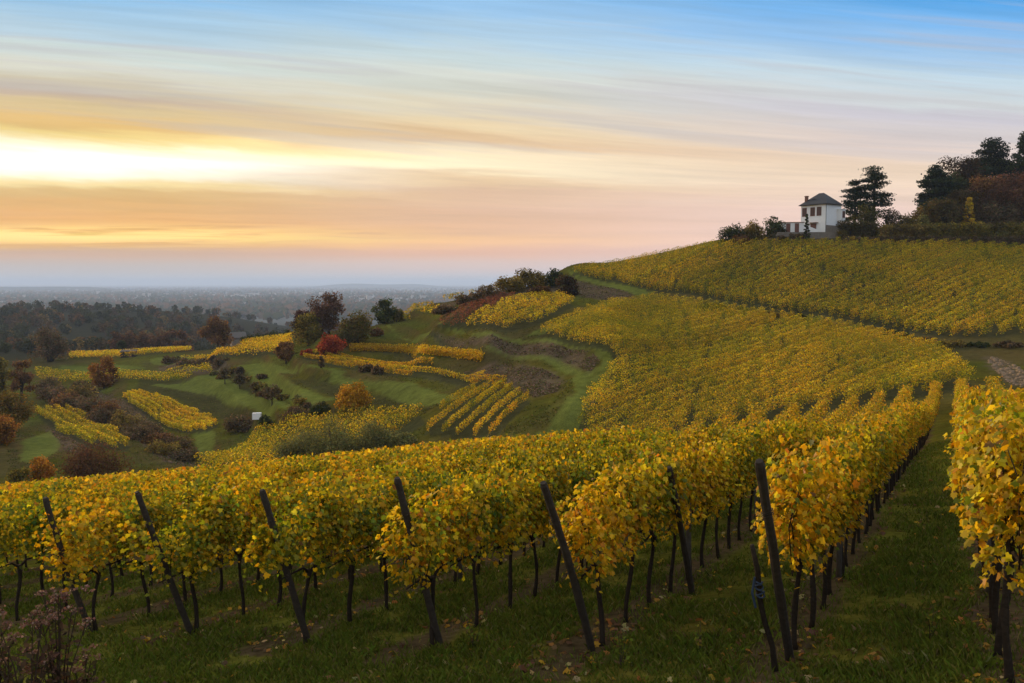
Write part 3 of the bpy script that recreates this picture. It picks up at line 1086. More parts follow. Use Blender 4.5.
    cnt += len(far_rows(Z_SKYV, b - a, 2.2, 'vine_row',
             lambda i, n: 'olive vine row on the skyline of the knoll, %s from the near side' % ordinal(i + 1),
             'vine rows on the skyline', wts=(2, 1, 4, 2, 0.3, 0.3), seed=24, per_m=36, leaf=0.26, gap=-1))
    cnt += len(far_rows(Z_KNOLLL, pixdir(415, 314, -0.05), 2.4, 'vine_row',
             lambda i, n: 'dull gold vine row between green tree and knoll, %s from the near side' % ordinal(i + 1),
             'vine rows left of the knoll', wts=(3, 1, 4, 1.5, 1, 0.6), seed=25, per_m=30, leaf=0.28, gap=-1))
    print('hill rows', cnt)


build_hill_rows()


# ------------------------------------------------------------------ trees and bushes
def crown_mesh(name, blobs, n, leaf, pal, wts, seed, fill=0.55, jit=0.18, up=0.65, blobtint=0.25):
    rng = np.random.default_rng(seed)
    B = np.array([b[:6] for b in blobs], float)
    vol = (B[:, 3] * B[:, 4] * B[:, 5]) ** 0.67
    i = rng.choice(len(B), n, p=vol / vol.sum())
    dirs = rand_dirs(n, rng)
    rr = rng.uniform(0, 1, n) ** (1 - fill) * 0.98 + rng.normal(0, 0.07, n) + np.where(rng.uniform(size=n) < 0.08, rng.uniform(0, 0.32, n), 0)
    P = B[i, :3] + dirs * B[i, 3:6] * rr[:, None]
    keep = P[:, 2] > 0.02
    P, dirs, i = P[keep], dirs[keep], i[keep]
    n = len(P)
    Nn = unit(dirs * 0.6 + rand_dirs(n, rng) + np.array([0, 0, up]))
    col = pick_cols(n, pal, wts, rng, jit)
    bt = (1 + rng.normal(0, blobtint, len(B)))[i][:, None]
    col = np.clip(col * bt, 0.003, 0.8)
    V = leaf_quads(P, Nn, rng.uniform(0.65, 1.35, n) * leaf, rng, 0.8)
    return poly_mesh(name, V, 4, col=np.repeat(col, 4, 0))


def blobs_round(w, h, z0, rng, n=30):
    """irregular broad crown: width w, from z0 to h"""
    out = []
    ch = h - z0
    for k in range(n):
        a = rng.uniform(0, 2 * math.pi)
        t = rng.uniform(0.05, 0.95)
        prof = math.sin(math.pi * (0.12 + 0.80 * t)) ** 0.7
        rad = w / 2 * prof * rng.uniform(0.25, 0.80)
        br = w * rng.uniform(0.14, 0.23)
        out.append((rad * math.cos(a), rad * math.sin(a), z0 + ch * t * 0.9 + 0.02 * ch, br, br, br * rng.uniform(0.7, 1.0)))
    return out


def blobs_dome(w, h, rng, n=26, d=None):
    d = d or w
    out = []
    for k in range(n):
        a = rng.uniform(0, 2 * math.pi)
        q = math.sqrt(rng.uniform(0, 1)) * 0.78
        top = h * math.sqrt(max(0.05, 1 - q * q)) * rng.uniform(0.62, 1.04)
        br = min(w, h * 1.6) * rng.uniform(0.15, 0.23)
        z = max(br * 0.4, top - br) if k % 3 else top * rng.uniform(0.2, 0.6)
        out.append((q * w / 2 * math.cos(a), q * d / 2 * math.sin(a), z, br * 1.1, br * 1.1, br))
    return out


def blobs_cone(w, h, z0, rng, n=22):
    out = []
    for k in range(n):
        t = k / (n - 1)
        r = w / 2 * (1 - t) ** 0.85
        a = k * 2.4
        br = max(0.10 * w * (1.2 - t), 0.07 * w)
        out.append((r * 0.62 * math.cos(a), r * 0.62 * math.sin(a), z0 + (h - z0) * t * 0.97, br * 1.6, br * 1.6, br * 1.25))
    return out


def blobs_pine(w, h, z0, rng, n=7):
    """flat tiers of pads on bare limbs"""
    out = []
    for k in range(n):
        t = k / (n - 1)
        prof = (0.62 + 0.5 * t - 0.95 * t * t) * rng.uniform(0.75, 1.1)
        m = 5 if t < 0.85 else 3
        for q in range(m):
            a = q * 6.28 / m + k * 1.1 + rng.uniform(-.4, .4)
            r = w / 2 * prof * rng.uniform(0.3, 1.05)
            br = w * rng.uniform(0.12, 0.22)
            out.append((r * math.cos(a), r * math.sin(a), z0 + (h - z0) * t * 0.95 + rng.uniform(-.05, .05) * h, br * 1.2, br * 1.2, h * rng.uniform(0.03, 0.06)))
    out.append((0, 0, h - w * 0.06, w * 0.14, w * 0.14, w * 0.06))
    return out


def blobs_hedge(w, h, d, rng):
    out = []
    n = max(8, int(w / (h * 0.28)))
    for k in range(n):
        x = -w / 2 + w * (k + .5) / n
        for z, s_ in ((0.30, 1), (0.72, .95)):
            br = h * 0.30
            out.append((x + rng.uniform(-.2, .2) * br, rng.uniform(-.3, .3) * d, h * z * rng.uniform(.92, 1.08), br * 1.1, max(br, d * .4), br))
    return out


def trunk_mb(blobs, h, z0, w, rng, limbs=7, r0=None):
    mb = MB()
    r0 = r0 or 0.028 * h
    top = z0 + (h - z0) * 0.55
    bx, by = rng.uniform(-.03, .03) * h, rng.uniform(-.03, .03) * h
    pts = [(0, 0, -0.3), (bx * .4, by * .4, top * .35), (bx, by, top * .7), (bx * 1.2, by * 1.2, top)]
    mb.tube(pts, [r0 * 1.25, r0, r0 * 0.75, r0 * 0.35], 7)
    for b in rng.sample(blobs, min(limbs, len(blobs))):
        zs = top * rng.uniform(0.35, 0.9)
        zs = min(zs, max(b[2] - 0.05 * h, 0.1))
        mb.tube([(bx * zs / top, by * zs / top, zs), (b[0] * .5, b[1] * .5, zs + (b[2] - zs) * .65), (b[0], b[1], b[2])], [r0 * .45, r0 * .3, r0 * .12], 5)
    return mb


def base_at(px, py, Y=None, near=40):
    if Y is None:
        return at(px, py, near)
    x = ray(px, py)[0] * Y
    return np.array([x, Y, H1(x, Y)])


SEED = [100]


def tree(px, py, w, h, label, pal, wts=None, kind='round', Y=None, n=1500, leaf=None, name='tree', cat='tree', group=None, top=None, z0=None, fill=0.55, parts=('trunk', 'crown'), depth=None):
    """w, h: size in picture pixels at the distance where it stands; top: pixel row of its tip instead of h"""
    SEED[0] += 1
    rng = random.Random(SEED[0])
    p = base_at(px, py, Y)
    m = p[1] / F
    w *= m
    if top is not None:
        h = ray(px, top)[2] * p[1] - p[2]
    else:
        h *= m
    leaf = leaf or max(0.12, 1.9 * m)
    n = int(n * 1.7)
    wts = wts or [1] * len(pal)
    if kind == 'round':
        zb = h * (0.16 if z0 is None else z0)
        B = blobs_round(w, h, zb, rng)
    elif kind == 'dome':
        zb = 0.1 * h
        B = blobs_dome(w, h, rng, d=depth)
    elif kind == 'cone':
        zb = h * (0.06 if z0 is None else z0)
        B = blobs_cone(w, h, zb, rng)
    elif kind == 'pine':
        zb = h * (0.4 if z0 is None else z0)
        B = blobs_pine(w, h, zb, rng)
    elif kind == 'hedge':
        zb = 0.1 * h
        B = blobs_hedge(w, h, depth or 2.5, rng)
    t = empty(name, tuple(p), 0 if kind == 'hedge' else rng.uniform(0, 6.28))
    tag(t, label, cat, group)
    if kind in ('dome', 'hedge'):
        mb = MB()
        for k in range(7):
            b = rng.choice(B)
            f_ = .15 if kind == 'dome' else 1
            mb.tube([(b[0] * f_, b[1] * f_, -0.2), (b[0] * (.6 if kind == 'dome' else 1), b[1] * .6, b[2] * .6), (b[0], b[1], b[2])], [0.03 * h, 0.02 * h, 0.008 * h], 5)
    else:
        mb = trunk_mb(B, h, zb, w, rng)
    mb.build(parts[0], M_TRUNK, t, True)
    link(parts[1], crown_mesh(parts[1], B, n, leaf, pal, wts, SEED[0], fill=fill), M_FOL, t)
    return t


def bush(px, py, w, h, label, pal, wts=None, **k):
    return tree(px, py, w, h, label, pal, wts, kind=k.pop('kind', 'dome'), name=k.pop('name', 'bush'), cat=k.pop('cat', 'bush'), parts=('stem', 'foliage'), **k)


DKBROWN = [(0.115, 0.074, 0.042), (0.155, 0.098, 0.050), (0.088, 0.076, 0.034)]
REDBR = [(0.150, 0.068, 0.028), (0.110, 0.058, 0.030), (0.18, 0.10, 0.032)]
OLV = [(0.150, 0.120, 0.022), (0.095, 0.085, 0.022), (0.21, 0.15, 0.025)]
DKGREEN = [(0.040, 0.052, 0.018), (0.060, 0.068, 0.020), (0.032, 0.040, 0.016)]
MIDGREEN = [(0.060, 0.085, 0.020), (0.085, 0.105, 0.022), (0.045, 0.060, 0.020)]
RED = [(0.30, 0.045, 0.022), (0.22, 0.040, 0.020), (0.34, 0.085, 0.03)]
ORNG = [(0.26, 0.105, 0.020), (0.19, 0.080, 0.020), (0.33, 0.16, 0.025)]
GOLDT = [(0.42, 0.20, 0.014), (0.34, 0.16, 0.014), (0.50, 0.28, 0.02)]
YEL = [(0.60, 0.42, 0.025), (0.48, 0.30, 0.02)]
WILLOW = [(0.145, 0.140, 0.045), (0.105, 0.110, 0.042), (0.19, 0.165, 0.05)]
BRNOL = [(0.18, 0.12, 0.032), (0.14, 0.105, 0.030), (0.22, 0.16, 0.034)]


def build_mid_trees():
    bush(49, 362, 38, 37, 'round dark brown bush at the left end of the yellow field strip', DKBROWN, n=2200)
    tree(218, 346, 34, 32, 'round red brown tree standing on the ridge by the grey barn roof', REDBR, n=2200, z0=0.08)
    tree(329, 328, 42, 40, 'tall maroon brown tree, biggest of the clump above the valley', [(0.115, 0.062, 0.044), (0.09, 0.055, 0.038), (0.145, 0.08, 0.046)], n=3200, Y=176, top=291, z0=0.12)
    tree(302, 326, 22, 18, 'small dark maroon tree at the left shoulder of the tall maroon tree', [(0.075, 0.036, 0.034), (0.055, 0.032, 0.03)], n=900, Y=182, top=306)
    tree(308, 346, 34, 34, 'olive gold round tree left of the red bush', OLV, n=2200, z0=0.05)
    tree(358, 344, 40, 32, 'bronze green round tree right of the red bush', [(0.15, 0.10, 0.024), (0.10, 0.075, 0.022), (0.085, 0.085, 0.024)], n=2400, z0=0.04)
    bush(343, 346, 22, 20, 'grey olive bush behind the red bush', [(0.10, 0.095, 0.035), (0.08, 0.07, 0.03)], n=900)
    bush(332, 354, 28, 24, 'bright red autumn bush in the clump above the vine terrace', RED, n=1800)
    bush(312, 355, 26, 7, 'low red creeping shrub left of the bright red bush', RED, n=700, name='shrub', cat='shrub')
    tree(384, 324, 26, 25, 'dark green round tree right of the clump', [(0.04, 0.06, 0.02), (0.055, 0.07, 0.02), (0.08, 0.085, 0.02)], n=1700, z0=0.05)
    bush(397, 322, 16, 15, 'small olive bush touching the dark green tree', OLV, n=600)
    bush(377, 336, 14, 10, 'rust coloured shrub below the dark green tree', REDBR, n=400, name='shrub', cat='shrub')
    tree(286, 364, 24, 24, 'orange brown small tree at the end of the rising field', REDBR, [1, 1, 2], n=1300, z0=0.08)
    bush(321, 368, 6, 14, 'thin dark upright shrub in front of the long vine terrace', DKBROWN, n=300, name='shrub', cat='shrub')
    bush(353, 409, 36, 30, 'square golden orange bush on the green slope', GOLDT, n=2600)
    bush(366, 372, 18, 10, 'dark maroon shrub under the long vine terrace', DKBROWN, n=500, name='shrub', cat='shrub')
    bush(378, 374, 14, 10, 'second dark maroon shrub, right of its twin under the long terrace', DKBROWN, n=400, name='shrub', cat='shrub')
    tree(104, 388, 32, 32, 'orange brown tree at the top of the brown scrub', ORNG, [1, 2, 0.6], n=2000, z0=0.1)
    tree(122, 353, 11, 13, 'small dark green tree beside the dark hut', DKGREEN, n=500, z0=0.1)
    bush(97, 478, 72, 46, 'domed russet bush rising behind the near vines', [(0.10, 0.045, 0.022), (0.13, 0.06, 0.024), (0.075, 0.04, 0.022)], n=4200, Y=88, top=436, leaf=0.2)
    bush(40, 478, 26, 24, 'bright orange bush left of the domed russet bush', [(0.40, 0.15, 0.016), (0.30, 0.12, 0.016), (0.42, 0.2, 0.02)], n=1300, Y=84, top=454, leaf=0.2)
    bush(20, 478, 24, 14, 'yellow green low bush at the frame edge by the orange bush', OLV, n=700, Y=82, top=464, leaf=0.2)
    tree(14, 440, 44, 50, 'olive gold tree in the cluster at the left frame edge', [(0.15, 0.10, 0.02), (0.10, 0.08, 0.022), (0.20, 0.11, 0.02)], n=2600, Y=128, top=392)
    tree(2, 455, 40, 60, 'rust orange tree lowest in the cluster at the left frame edge', ORNG, n=2800, Y=112, top=418)
    tree(22, 395, 24, 30, 'brown orange tree behind the left edge cluster', REDBR, n=1200, Y=165, top=357)
    tree(2, 385, 24, 36, 'olive tree topmost in the left edge cluster', OLV, n=1300, Y=168, top=354)
    tree(-6, 420, 30, 44, 'dark bronze tree cut by the left frame edge', BRNOL, n=1500, Y=140, top=375)
    bush(240, 432, 36, 22, 'dark brown bush left of the small white tank', DKBROWN, n=1600)
    bush(266, 428, 20, 14, 'dark green bush right of the small white tank', DKGREEN, n=900)
    bush(295, 421, 32, 18, 'brown bush between the dark green bush and the willow thicket', DKBROWN, [1, 2, 1], n=1200)
    bush(322, 415, 22, 15, 'dark bush left below the square golden bush', DKGREEN, n=900)
    for (px, py, w, top, Y, lab) in ((296, 470, 50, 424, 82, 'grey green willow bush, leftmost of the thicket behind the near vines'),
                                     (334, 472, 62, 413, 80, 'grey green willow bush, tallest of the thicket behind the near vines'),
                                     (376, 470, 56, 419, 79, 'grey green willow bush, right part of the thicket behind the near vines'),
                                     (404, 468, 34, 430, 78, 'dark green willow bush, rightmost and lowest of the thicket')):
        bush(px, py, w, 50, lab, WILLOW, n=4200, Y=Y, top=top, leaf=0.17, group='willow thicket', name='willow_bush')
    for i, (px, py, s) in enumerate(((213, 368, 11), (225, 384, 14), (240, 389, 13), (256, 397, 13), (272, 405, 18), (240, 378, 10))):
        tree(px, py, s, s * 1.15, 'spindly bare fruit tree on the grass terrace, %s counted from the upper left' % ordinal(i + 1), [(0.09, 0.065, 0.035), (0.10, 0.08, 0.04)], n=260,
             name='fruit_tree', group='young fruit trees on the terrace', z0=0.35)
    bush(268, 398, 26, 12, 'reddish low shrub at the foot of the fruit trees', [(0.12, 0.06, 0.03), (0.10, 0.07, 0.03)], n=600, name='shrub', cat='shrub')
    bush(262, 379, 12, 7, 'small dark shrub between the fruit trees and the terrace path', DKBROWN, n=300, name='shrub', cat='shrub')
    for i, px in enumerate((118, 131, 145, 158, 171, 183)):
        tree(px, 346, 20, 17 + (i % 3) * 2, 'orange brown copse tree beyond the hut, %s from the left' % ordinal(i + 1), [(0.14, 0.07, 0.03), (0.10, 0.055, 0.03)], n=700, Y=330 + 4 * (i % 2), top=329 + (i * 5) % 4,
             name='copse_tree', group='orange brown copse beyond the hut', z0=0.05)
    # knoll
    bush(566, 297, 24, 24, 'dark red brown round bush at the top of the yellow knoll plot', [(0.07, 0.035, 0.022), (0.06, 0.05, 0.022)], n=1400)
    for (px, py, w, h, lab, pal) in ((553, 286, 26, 19, 'dark green bush crowning the knoll', DKGREEN), (530, 288, 30, 24, 'tallest dark olive bush on the knoll skyline', BRNOL),
                                     (508, 292, 28, 20, 'dark olive bush left of the tallest knoll bush', BRNOL), (489, 300, 26, 18, 'brown bush on the left flank of the knoll', DKBROWN),
                                     (468, 306, 26, 15, 'low brown bush farther down the knoll flank', DKBROWN), (448, 314, 26, 12, 'lowest brown bush at the foot of the knoll', DKBROWN),
                                     (540, 296, 20, 12, 'rust brown shrub on the knoll slope above the yellow plot', REDBR)):
        bush(px, py, w * 1.35, h * 0.95, lab, pal, n=1700, group='bushes on the knoll')
    for i in range(18):
        t = i / 17
        px = 196 + t * 112 + random.uniform(-4, 4)
        py = float(np.interp(px, [196, 230, 262, 308], [366, 376, 390, 406])) + random.uniform(-5, 5)
        bush(px, py, random.uniform(10, 20), random.uniform(4, 8), 'low brown olive scrub on the terrace bank, %s from the left' % ordinal(i + 1), [BRNOL, DKBROWN, OLV, WILLOW][i % 4], n=260,
             name='scrub_bush', group='low scrub on the terrace bank')
    for i in range(11):
        t = i / 10
        px = 712 + t * 300 + random.uniform(-6, 6)
        py = float(np.interp(px, [700, 800, 890, 945, 1015], [308, 320, 336, 346, 347]))
        bush(px, py, random.uniform(24, 38), random.uniform(5, 9), 'dark scrub bush on the line between the vine blocks, %s from the left' % ordinal(i + 1), [DKGREEN, DKBROWN, BRNOL][i % 3], n=800,
             name='scrub_bush', group='scrub between the vine blocks')
    # hedge scrub running down the left slope
    for i in range(13):
        t = i / 12
        px = 58 + t * 132 + random.uniform(-5, 5)
        py = 398 + t * 62 + 6 * math.sin(i * 2.1)
        pal = [DKBROWN, REDBR, BRNOL, DKBROWN][i % 4]
        bush(px, py, 34, random.uniform(17, 25), 'brown scrub bush of the hedge running down the left slope, %s from the top' % ordinal(i + 1), pal, n=900,
             name='scrub_bush', group='scrub hedge on the left slope')
    for i, (px, py) in enumerate(((60, 402), (82, 395), (76, 410), (48, 392))):
        bush(px, py, 30, 18, 'dark bramble bush above the olive vine rows, %s from the left' % ordinal([2, 4, 3, 1][i]), DKBROWN, n=800, name='bramble_bush', group='brambles above the olive rows')
    for i, (px, py) in enumerate(((172, 363), (186, 366), (202, 366), (220, 364))):
        bush(px, py, 24, 9, 'low maroon shrub on the terrace edge below the yellow field, %s from the left' % ordinal(i + 1), DKBROWN, n=450, name='shrub', cat='shrub',
             group='maroon shrubs on the terrace edge')
    for i, (px, py) in enumerate(((262, 340), (274, 336), (287, 332), (250, 343))):
        bush(px, py, 20, 10, 'dark hedge bush along the upper edge of the rising field, %s from the left' % ordinal([2, 3, 4, 1][i]), DKGREEN, n=500, name='hedge_bush',
             group='hedge on the rising field')


def build_top():
    """house, its garden and the wood on the hill"""
    YH = 172.0
    for (px, py, w, h, lab, pal) in ((733, 244, 30, 18, 'leftmost dark bush on the hilltop left of the house', DKGREEN), (752, 243, 26, 22, 'brown green hilltop bush between two darker ones', BRNOL),
                                     (773, 242, 26, 25, 'tallest dark green bush beside the white garden wall', DKGREEN), (742, 246, 26, 11, 'low reddish shrub in front of the hilltop bushes', REDBR),
                                     (790, 247, 40, 9, 'low brown hedge under the stone wall', DKBROWN)):
        bush(px, py, w, h, lab, pal, n=1700, Y=YH - 1 if h > 12 else YH - 5, leaf=0.34, group='hilltop bushes left of the house')
    tree(806.5, 234, 10, 27, 'dark columnar cypress in front of the white house', DKGREEN, kind='cone', Y=YH - 6, n=900, leaf=0.3, z0=0.03, name='cypress')
    hedge_specs = ((857, 842, 878, 243, 221, 'rounded olive brown hedge beside the house', [(0.10, 0.078, 0.022), (0.075, 0.062, 0.022)]),
                   (903, 880, 926, 244, 224, 'brown hedge in the middle of the hilltop hedge line', BRNOL),
                   (955, 924, 984, 244, 222, 'olive topped long hedge below the wood', OLV),
                   (1012, 982, 1060, 245, 222, 'olive hedge at the right frame edge below the wood', OLV))
    for px, x0, x1, py, top, lab, pal in hedge_specs:
        bush(px, py, x1 - x0, 20, lab, pal, n=3600, Y=168, top=top, leaf=0.34, name='hedge', cat='hedge', group='hilltop hedge line', depth=3.0, kind='hedge')
    for px, x0, x1, lab in ((885, 840, 930, 'dark brown undergrowth strip at the foot of the hilltop hedges'), (985, 930, 1050, 'dark undergrowth strip below the wood at the frame edge')):
        bush(px, 247, x1 - x0, 10, lab, DKBROWN, n=3000, Y=165.5, top=236, leaf=0.34, name='undergrowth_hedge', cat='hedge', depth=1.5, kind='hedge')
    PINE = [(0.020, 0.034, 0.020), (0.028, 0.042, 0.022), (0.016, 0.026, 0.018)]
    tree(872, 236, 44, 66, 'tall dark pine with layered crown right of the house', PINE, kind='pine', Y=176, top=169, n=4400, leaf=0.34, z0=0.30, name='pine_tree')
    tree(854, 236, 36, 52, 'shorter dark pine touching the house side of the tall pine', PINE, kind='pine', Y=178, top=181, n=3400, leaf=0.34, z0=0.25, name='pine_tree')
    tree(864, 238, 30, 36, 'olive green leafy tree at the feet of the two pines', [(0.09, 0.08, 0.022), (0.06, 0.06, 0.022)], Y=173, top=205, n=1500, leaf=0.32)
    for px, py, w, h, lab, pal in ((892, 238, 26, 27, 'dark rounded shrub right of the tall pine', [(0.055, 0.05, 0.022), (0.07, 0.05, 0.022)]), (908, 238, 22, 22, 'pale olive shrub in the gap before the wood', OLV),
                                   (921, 238, 22, 23, 'grey green shrub at the left foot of the wood', WILLOW)):
        bush(px, py, w, h, lab, pal, n=1200, Y=175, leaf=0.34)
    # the wood: (column, tip row, width, distance, kind, palette, label)
    wood = [
        (933, 169, 28, 188, 'pine', PINE, 'dark pine with a small tuft top at the left end of the wood', 2000),
        (944, 176, 34, 194, 'round', DKGREEN, 'dark green tree behind the tufted pine in the wood', 2400),
        (958, 151, 40, 200, 'round', [(0.060, 0.035, 0.022), (0.045, 0.04, 0.022), (0.08, 0.045, 0.024)], 'brown crowned tall tree in the left half of the wood', 3000),
        (988, 141, 34, 205, 'pine', PINE, 'tall pine with lacy crown and sky showing through in the wood', 2200),
        (972, 158, 34, 206, 'round', DKGREEN, 'dark tree between the brown crown and the lacy pine', 2400),
        (1003, 150, 36, 206, 'round', MIDGREEN, 'mid green tree right of the lacy pine', 2400),
        (1022, 133, 40, 202, 'cone', [(0.024, 0.038, 0.018), (0.034, 0.048, 0.02)], 'tallest dark conifer at the right frame edge', 3400),
        (938, 200, 36, 184, 'round', [(0.105, 0.068, 0.022), (0.085, 0.072, 0.022)], 'olive brown tree low at the left of the wood', 2000),
        (958, 192, 34, 186, 'round', [(0.085, 0.055, 0.022), (0.10, 0.07, 0.022)], 'bronze tree behind the small yellow tree', 2000),
        (968, 198, 14, 180, 'cone', YEL, 'small bright yellow tree in front of the wood', 800),
        (984, 178, 42, 192, 'round', REDBR, 'red brown tree in the middle of the wood', 2800),
        (1010, 172, 46, 188, 'round', [(0.125, 0.055, 0.032), (0.095, 0.048, 0.03), (0.15, 0.07, 0.035)], 'broad dusky red tree at the right of the wood', 3400),
        (1035, 178, 44, 186, 'round', REDBR, 'dark red tree cut by the right frame edge', 2600),
        (994, 205, 36, 183, 'round', DKBROWN, 'dark brown low tree at the foot of the dusky red tree', 1500),
        (926, 205, 24, 182, 'round', [(0.10, 0.08, 0.024), (0.14, 0.085, 0.022)], 'low gold brown tree leftmost in the wood', 1000),
        (1050, 150, 44, 204, 'round', DKGREEN, 'dark green tree behind the conifer at the frame edge', 2000),
    ]
    for px, top, w, Y, kind, pal, lab, n in wood:
        tree(px, 230, w * 1.4, 50, lab, pal, kind=kind, Y=Y, top=top, n=int(n * 2.6), leaf=0.42, name='pine_tree' if kind == 'pine' else 'conifer' if kind == 'cone' else 'woodland_tree',
             group='trees of the hilltop wood', z0=0.45 if kind == 'pine' else 0.03)

    # --- house
    g = 0.5 * (pt(822, 233.5, YH)[2] + pt(822, 232, YH)[2])
    c = pt(824, 233, YH)
    th = math.atan2(c[0], c[1])
    hs = 5.9
    rz = -th - R(31)                 # a corner towards the viewer, right of the middle
    t = empty('tower_house', (c[0], c[1] + 2.0, g), rz)
    tag(t, 'white two storey tower house with dark slate pyramid roof on the hilltop', 'house')
    hh = hs / 2
    EH = 5.9
    MB().box((0, 0, EH / 2 - 0.4), (hs, hs, EH + 0.8)).build('wall', M_WHITE, t)
    rb = MB()
    ov = hh + 0.35
    rb.add([(-ov, -ov, EH), (ov, -ov, EH), (ov, ov, EH), (-ov, ov, EH), (-ov, -ov, EH + .14), (ov, -ov, EH + .14), (ov, ov, EH + .14), (-ov, ov, EH + .14),
            (-0.55, 0, EH + 2.75), (0.55, 0, EH + 2.75)],
           [(0, 3, 2, 1), (0, 1, 5, 4), (1, 2, 6, 5), (2, 3, 7, 6), (3, 0, 4, 7), (4, 5, 9, 8), (5, 6, 9), (6, 7, 8, 9), (7, 4, 8)])
    rf = rb.build('roof', M_SLATE, t)
    MB().box((-2.35, -1.9, EH + 0.9), (0.55, 0.55, 2.3)).box((-2.35, -1.9, EH + 2.1), (0.7, 0.7, 0.14)).build('chimney', M_BRICK, rf)
    MB().box((-0.75, -1.62, EH + 1.42), (0.75, 0.55, 0.09)).build('skylight', M_GLASS, rf)

    def window(x, y, z, w, h, side):
        """side 0: on the face towards -y; side 1: on the face towards +x"""
        fr, pn = MB(), MB()
        for dx, dz, sw, sh in ((-w / 2, 0, .12, h + .12), (w / 2, 0, .12, h + .12), (0, h / 2, w - .12, .12), (0, -h / 2, w - .12, .12), (0, 0, .07, h - .12)):
            if side == 0:
                fr.box((x + dx, y - 0.03, z + dz), (sw, 0.10, sh))
            else:
                fr.box((x + 0.03, y + dx, z + dz), (0.10, sw, sh))
        f = fr.build('window', M_SHUT, t)
        if side == 0:
            pn.box((x, y - 0.012, z), (w, 0.03, h))
        else:
            pn.box((x + 0.012, y, z), (0.03, w, h))
        pn.build('pane', M_SHUT2, f)
        return f
    M_SHUT2 = simple_mat('brown_pane', (0.085, 0.045, 0.035), 0.5, 0.2, 3, 0.4, 0.0)
    for x in (-2.1, -0.15, 1.35):
        window(x, -hh, 4.5, 0.95, 1.75, 0)
    gm = MB()
    gm.tube([(-ov, -ov - .06, EH + .06), (ov + .06, -ov - .06, EH + .06), (ov + .06, ov, EH + .06)], 0.07, 6)
    gm.tube([(hh + .06, -hh - .06, EH), (hh + .06, -hh - .06, 0)], 0.05, 6)
    gm.build('gutter', M_DARKW, t)
    dm = MB()
    dm.box((0.1, -hh - 0.03, 0.85), (1.35, 0.1, 2.2)).build('door', M_SHUT, t)
    aw = MB()
    aw.box((0.2, -hh - 0.35, 2.12), (2.0, 0.7, 0.10)).build('awning', M_SHUT, t)
    # darker band standing for the shade low on the right face, and the bay behind
    MB().box((hh + 0.10, 0.0, 0.75), (0.2, hs - 0.1, 1.5)).build('shade_band', M_STONE, t)
    MB().box((hh + 0.55, 2.05, 3.6), (1.1, 1.5, 2.6)).box((hh + 0.55, 2.05, 4.97), (1.3, 1.7, 0.14)).build('bay', M_WHITE, t)
    window(hh + 1.10, 2.05, 3.9, 0.8, 1.3, 1)

    # low white garden pavilion
    c2 = pt(792, 232.5, YH - 1)
    t2 = empty('garden_pavilion', (c2[0], c2[1], c2[2]), -th + R(12))
    tag(t2, 'low white garden pavilion with two brown doors left of the house', 'pavilion')
    MB().box((0, 0, 0.95), (4.3, 2.4, 2.1)).build('wall', M_WHITE, t2)
    MB().box((0, 0, 2.06), (4.6, 2.7, 0.12)).build('roof', M_BRICK, t2)
    for x in (-1.0, 0.75):
        d = MB().box((x, -1.22, 0.9), (0.85, 0.08, 1.9)).build('door', M_SHUT, t2)
        MB().box((x + 0.3, -1.275, 0.9), (0.05, 0.04, 0.15)).build('handle', M_DARKW, d)
    c3 = pt(810, 232.5, YH - 3)
    t3 = MB().add([(-1.2, -.12, -.3), (1.7, -.12, -.3), (1.7, .12, -.3), (-1.2, .12, -.3), (-1.2, -.12, 1.75), (1.7, -.12, .45), (1.7, .12, .45), (-1.2, .12, 1.75)],
                  [(0, 3, 2, 1), (4, 5, 6, 7), (0, 1, 5, 4), (1, 2, 6, 5), (2, 3, 7, 6), (3, 0, 4, 7)]).build('garden_wall', M_WHITE, loc=tuple(c3))
    t3.rotation_euler = (0, 0, -th)
    tag(t3, 'short white sloping garden wall between the pavilion and the house door', 'wall')
    # stone retaining wall
    a, b = pt(777, 241, YH - 4), pt(838, 241, YH - 4)
    mb = MB()
    L_ = b[0] - a[0]
    for i in range(26):
        for j in range(4):
            mb.box((a[0] + (i + 0.5 * (j % 2)) * L_ / 26, a[1] + random.uniform(-.04, .04), a[2] + 0.25 + j * 0.46), (L_ / 26 - 0.03, 0.5, 0.44))
    mb.box((a[0] + L_ / 2, a[1] + 0.1, a[2] + 0.2), (L_, 0.4, 3.0))
    tag(mb.build('retaining_wall', M_STONE), 'grey stone retaining wall below the house and pavilion', 'wall')
    # garden terrace fill behind it
    tm = MB().box((a[0] + L_ / 2, a[1] + 6.3, a[2] + 0.3), (L_ + 1, 12, 2.85))
    tag(tm.build('garden_terrace', M_GROUNDB), kind='structure')


M_GROUNDB = simple_mat('garden_ground', (0.06, 0.055, 0.03), 0.95, 0.4, 1.5, 0.05, 0.3)


